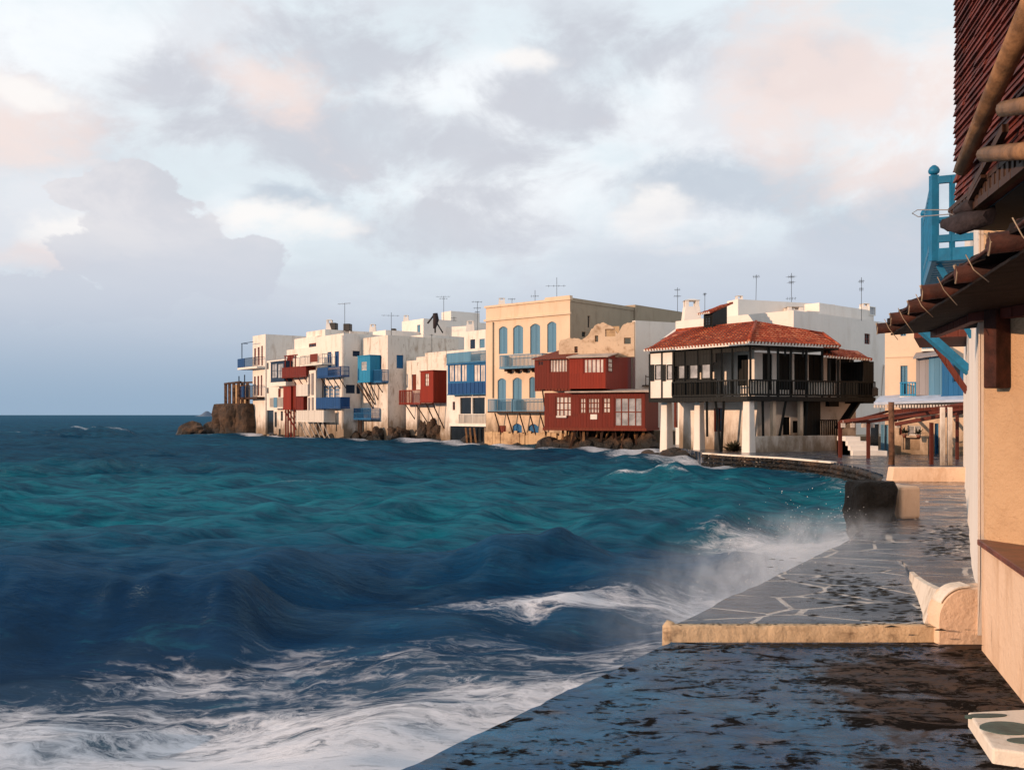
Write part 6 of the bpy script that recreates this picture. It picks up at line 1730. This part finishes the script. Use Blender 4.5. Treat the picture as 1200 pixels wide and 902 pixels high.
# blue braced shelf further along
zq = Z(376, 16.5); mb = MB(); mb.bar(lp(16.4, .45, zq+.05), lp(18.2, .45, zq+.05), .9, .08); sb = mb.build('balcony', 'bright_blue_paint', hm)
for y in (16.5, 18.0):
    mb = MB(); mb.bar(lp(y, .85, zq), lp(y, .0, zq-.85), .12, .12); mb.build('brace', 'bright_blue_paint', sb)
# red brown balcony box
zq = Z(394, 20.0); o_ = 1.05; mb = MB(); mb.hexa([tuple(lp(y, o, z)) for z in (zq, zq+.34) for y, o in ((20, .0), (20, o_), (23, o_), (23, 0))]); sb = mb.build('balcony', 'red_timber', hm)
for y, oo in ((20.05, .62), (21.6, .62), (22.9, .62)):
    mb = MB(); mb.bar(lp(y, oo+.1, zq), lp(y, 0, zq-1.15), .075, .075); mb.build('brace', 'red_timber', sb)
# ------------------------------------------------------------------ shore rocks
mb = MB(); random.seed(3)
def along(pts, step):
    for (a, b) in zip(pts[:-1], pts[1:]):
        L = math.hypot(b[0]-a[0], b[1]-a[1]); n = max(1, int(L/step))
        for i in range(n): t = i/n; yield a[0]+(b[0]-a[0])*t, a[1]+(b[1]-a[1])*t
i = 0
base = []
for F in (FA, FB, FC, FD, FE, FF, FG): base += [(F.p0.x, F.p0.y), (F.p1.x, F.p1.y)]
for x, y in along(base, 1.0):
    i += 1; r = random.uniform(.4, .8); rock_blob(mb, (x-.0+random.uniform(-.3, .3), y+random.uniform(-.3, .3), random.uniform(-.45, -.15)), (r, r, r*random.uniform(.6, 1.0)), i, 2, .7, 1.3)
bl_ = [FHl.pt(s_, 0, -.9) for s_ in np.linspace(0, FHl.L, 16)]
for q in bl_: i += 1; r = random.uniform(.6, 1.0); rock_blob(mb, (q.x, q.y, random.uniform(-.2, .3)), (r, r, r*.9), i, 2, .5, .9)
for q in [FL.pt(s_, 0, .1) for s_ in np.linspace(0, FL.L, 16)]: i += 1; r = random.uniform(.3, .6); rock_blob(mb, (q.x, q.y, random.uniform(.0, .3)), (r, r, r*.7), i, 2, .5, 1.2)
# big rock under E and by D
for px_, D, z, rx, rz in ((505, 86, 1.4, 2.0, 2.6), (515, 84.5, 1.2, 1.8, 2.4), (498, 87, .8, 1.6, 1.8), (464, 86.5, .6, 1.5, 1.7), (470, 87, .5, 1.4, 1.6), (447, 88, .7, 1.2, 1.6), (436, 90, .6, 1.2, 1.0), (412, 91.5, .3, 1.3, 1.1)):
    i += 1; 
    for q_ in range(5): rock_blob(mb, (XX(px_, D)+random.uniform(-.6, .6), D+random.uniform(-.5, .5), z*random.uniform(.1, .95)), (rx*.36, rx*.36, rz*.36), i*7+q_, 3, .75, 1.4)
struct(mb.build('shore_rocks', 'rock'))
mb = MB()
for px_, D, z, rx, ry, rz in ((268, 111, 1.6, 3.0, 2.5, 4.2), (280, 109.5, 1.8, 2.8, 2.5, 4.6), (292, 108.5, 1.2, 2.2, 2.2, 4.0), (258, 111, 0.2, 2.5, 2.0, 1.8)):
    i += 1; rock_blob(mb, (XX(px_, D), D, z), (rx*.75, ry*.8, rz*.8), i, 4, .28, .45)
zc = Z(Z1(0, 600)[1], 109)
mb.v = [(x, y, min(z, zc + .12*mnoise.noise(Vector((x, y, 0))))) for x, y, z in mb.v]
tag(mb.build('rock', 'rock'), 'tall brown rock that carries the ruined pergola at the end of the row', 'rock')
mb = MB()
for px_, D, z, rx, ry, rz in ((226, 110, .0, 2.0, 1.5, 1.7), (238, 110.5, .0, 2.2, 1.5, 1.1), (249, 111, .0, 2.0, 1.4, 1.0), (221, 110, .2, .9, .8, 1.2)):
    i += 1; rock_blob(mb, (XX(px_, D), D, z), (rx*.8, ry, rz*.9), i, 3, .4, .8)
tag(mb.build('rock', 'rock'), 'low dark rock awash in the sea left of the houses', 'rock')

mb = MB(); prism(mb, [(10, 50), (14, 60), (11, 68), (5, 74), (-1, 80), (-7, 91), (-13, 98), (-22, 108), (-25, 113), (20, 135), (70, 120), (70, 50)][::1], -1.5, 1.2)
struct(mb.build('ground', 'tan_plaster'))
# ------------------------------------------------------------------ things on the roofs
for px_, py0, py1, lb in ((391, 378.5, 387, 'left one of two square black water tanks on white stands'), (407.5, 379.5, 388, 'black square tank beside the tall aerial, right one of the pair'), (408-.5, 0, 0, None), (461.5, 385, 390.5, 'small black tank on the roof behind the sky blue bay house')):
    if lb is None: continue
    D = 97; c = P(px_, (py0+py1)/2, D); w_ = (py1-py0)/FPX*D/2
    t_ = thing('water_tank', (c.x, c.y, c.z-w_), lb, 'tank', 'rooftop water tanks')
    mb = MB(); mb.box(c, (w_*.95, -w_*.2, 0), (w_*.2, w_*.95, 0), (0, 0, w_)); mb.build('tank', 'black_metal', t_, .06)
    mb = MB()
    for a, b in ((-1, -1), (1, -1), (1, 1), (-1, 1)): mb.bar((c.x+a*w_*.7, c.y+b*w_*.7, c.z-w_-1.2), (c.x+a*w_*.7, c.y+b*w_*.7, c.z-w_+.02), .1)
    mb.box((c.x, c.y, c.z-w_-.9), (w_, 0, 0), (0, w_, 0), (0, 0, .25)); mb.build('stand', 'clean_plaster', t_)
antenna(404, 355, 392, 93, 'tall aerial between the two black tanks, above the royal blue balconies', ((.02, 18),))
antenna(458.5, 366, 391, 96, 'aerial with a single long arm behind the sky blue bay house', ((.15, 22),))
antenna(520, 347, 376, 106, 'T shaped aerial above the slim white stair tower', ((.02, 17), (.10, 10)))
antenna(559.5, 353, 389, 80, 'double barred aerial just left of the cream house', ((.02, 13), (.22, 9), (.35, 6)))
antenna(652.5, 325, 350, 70, 'cross shaped aerial on top of the cream house', ((.40, 24),))
antenna(627, 340, 354, 74, 'thin short aerial at the middle of the cream house parapet', ((.5, 10),))
antenna(600, 350, 358, 75, 'tiny T aerial near the left end of the cream house roof', ((.05, 9),))
antenna(794, 337, 362, 78, 'spindly aerial behind the pale chimney beside the dormer', ((.1, 7), (.4, 9)))
antenna(826, 344, 362, 64, 'plain stub aerial standing behind the dormer, no arms', ((.03, 3),))
antenna(885.5, 322, 363, 58, 'slightly leaning aerial right of the dormer', ((.05, 8),), lean=1)
antenna(927.5, 320, 374, 60, 'tall aerial with two fans of arms above the tile roof ridge', ((.08, 10), (.2, 7), (.55, 12)))
antenna(1009.5, 325, 371, 55, 'tall thin aerial on the big white house at the right', ((.1, 6), (.3, 5)))
antenna(506, 392, 412, 88, 'bare iron pole above the red boarded bay', ((.03, 2),))
antenna(548, 405, 411, 92, 'short stub aerial on the white parapet behind the blue gallery', ((.3, 3),))
antenna(568-36, 371, 386, 100, 'aerial with a round black box behind the stair tower', ((.1, 7), (.3, 7)))
# leaning dark pole with a bundle on the roof
lp_ = thing('roof_frame', P(511, 386, 96), 'dark leaning pole frame with a bundled cloth on the white roof', 'frame')
mb = MB(); mb.tube([P(501, 379, 96), P(509.5, 368, 96)], .1, 6); mb.tube([P(511, 377, 96), P(519, 390, 96)], .08, 6); mb.tube([P(510, 390, 96), P(509.5, 367, 96)], .09, 6); mb.build('pole', 'black_metal', lp_)
mb = MB(); mb.tube([P(510, 367, 95.8), P(511, 375, 95.8), P(509.5, 385, 95.8)], [.22, .28, .14], 8, True, .3); mb.build('cloth', 'canvas', lp_)
# ------------------------------------------------------------------ spray thrown up along the quay
m = bpy.data.materials.new('spray'); m.use_nodes = True; nt = m.node_tree; MATS['spray'] = m
for n in list(nt.nodes): nt.nodes.remove(n)
k = NT(nt); out = k.n('ShaderNodeOutputMaterial'); pv = k.n('ShaderNodeVolumePrincipled')
pv.inputs['Color'].default_value = (0.86, 0.92, 1.0, 1); pv.inputs['Anisotropy'].default_value = 0.1
p = k.pos(); xyz = k.sep(p)
# distance from the line of the quay edge, falling off to both sides and upwards
ax, ay = 4.6*S, 13.0*S; dx, dy = 0.535, 0.845
rx = k.math('SUBTRACT', xyz[0], ax); ry = k.math('SUBTRACT', xyz[1], ay)
al = k.math('ADD', k.math('MULTIPLY', rx, dx), k.math('MULTIPLY', ry, dy))
ac = k.math('SUBTRACT', k.math('MULTIPLY', rx, -dy), k.math('MULTIPLY', ry, -dx))
fx = k.ramp(k.math('ABSOLUTE', k.math('ADD', ac, -0.5)), 0.2, 1.6, 1.0, 0.0)
fy = k.math('MULTIPLY', k.ramp(al, -8.5, 0.5), k.ramp(al, 1.0, 2.9, 1.0, 0.0))
fz = k.ramp(k.math('ADD', xyz[2], k.math('MULTIPLY', k.noise(p, .8, 3), -0.8)), -0.1, 0.85, 1.0, 0.0)
nn = k.ramp(k.noise(k.scale(p, (1, 1, .7)), 1.9, 10, 0.74, .7), 0.44, 0.64)
d = k.math('MULTIPLY', k.math('MULTIPLY', fx, fy), k.math('MULTIPLY', fz, nn))
nt.links.new(k.math('MULTIPLY', d, 1.9), pv.inputs['Density'])
nt.links.new(pv.outputs[0], out.inputs['Volume'])
mb = MB(); cx, cy = ax/S, ay/S; D_ = Vector((dx, dy, 0)); N_ = Vector((-dy, dx, 0))
q = [Vector((cx, cy, 0))+D_*a+N_*b for a, b in ((-7.0, -.8), (2.6, -.8), (2.6, 2.2), (-7.0, 2.2))]
mb.hexa([(v.x, v.y, -.1) for v in q]+[(v.x, v.y, 1.5) for v in q])
struct(mb.build('spray', 'spray'), 'stuff')
m, nt, bs, out = new_mat('droplet'); bs.inputs['Base Color'].default_value = (.85, .85, .87, 1); bs.inputs['Roughness'].default_value = .2
mb = MB(); random.seed(21)
for _ in range(750):
    a = random.triangular(-5.0, 1.3, 0.2); b = abs(random.gauss(.1, .55)) - .15; z = .25 + abs(random.gauss(0, .42)); r = random.uniform(.002, .0065)
    c = Vector((cx, cy, z)) + D_*a + N_*b; st_ = Vector((random.uniform(-.5, .5), random.uniform(-.5, .5), random.uniform(.6, 1.6)))*r
    i0 = mb.add([c+Vector((r, 0, 0)), c+Vector((0, r, 0)), c-Vector((r, 0, 0)), c-Vector((0, r, 0)), c+st_, c-st_])
    for q_ in range(4): mb.face((i0+q_, i0+(q_+1) % 4, i0+4), True); mb.face((i0+(q_+1) % 4, i0+q_, i0+5), True)
struct(mb.build('water_drops', 'droplet'), 'stuff')
for o in list(bpy.data.objects):
    if '_base' in o: del o['_base']
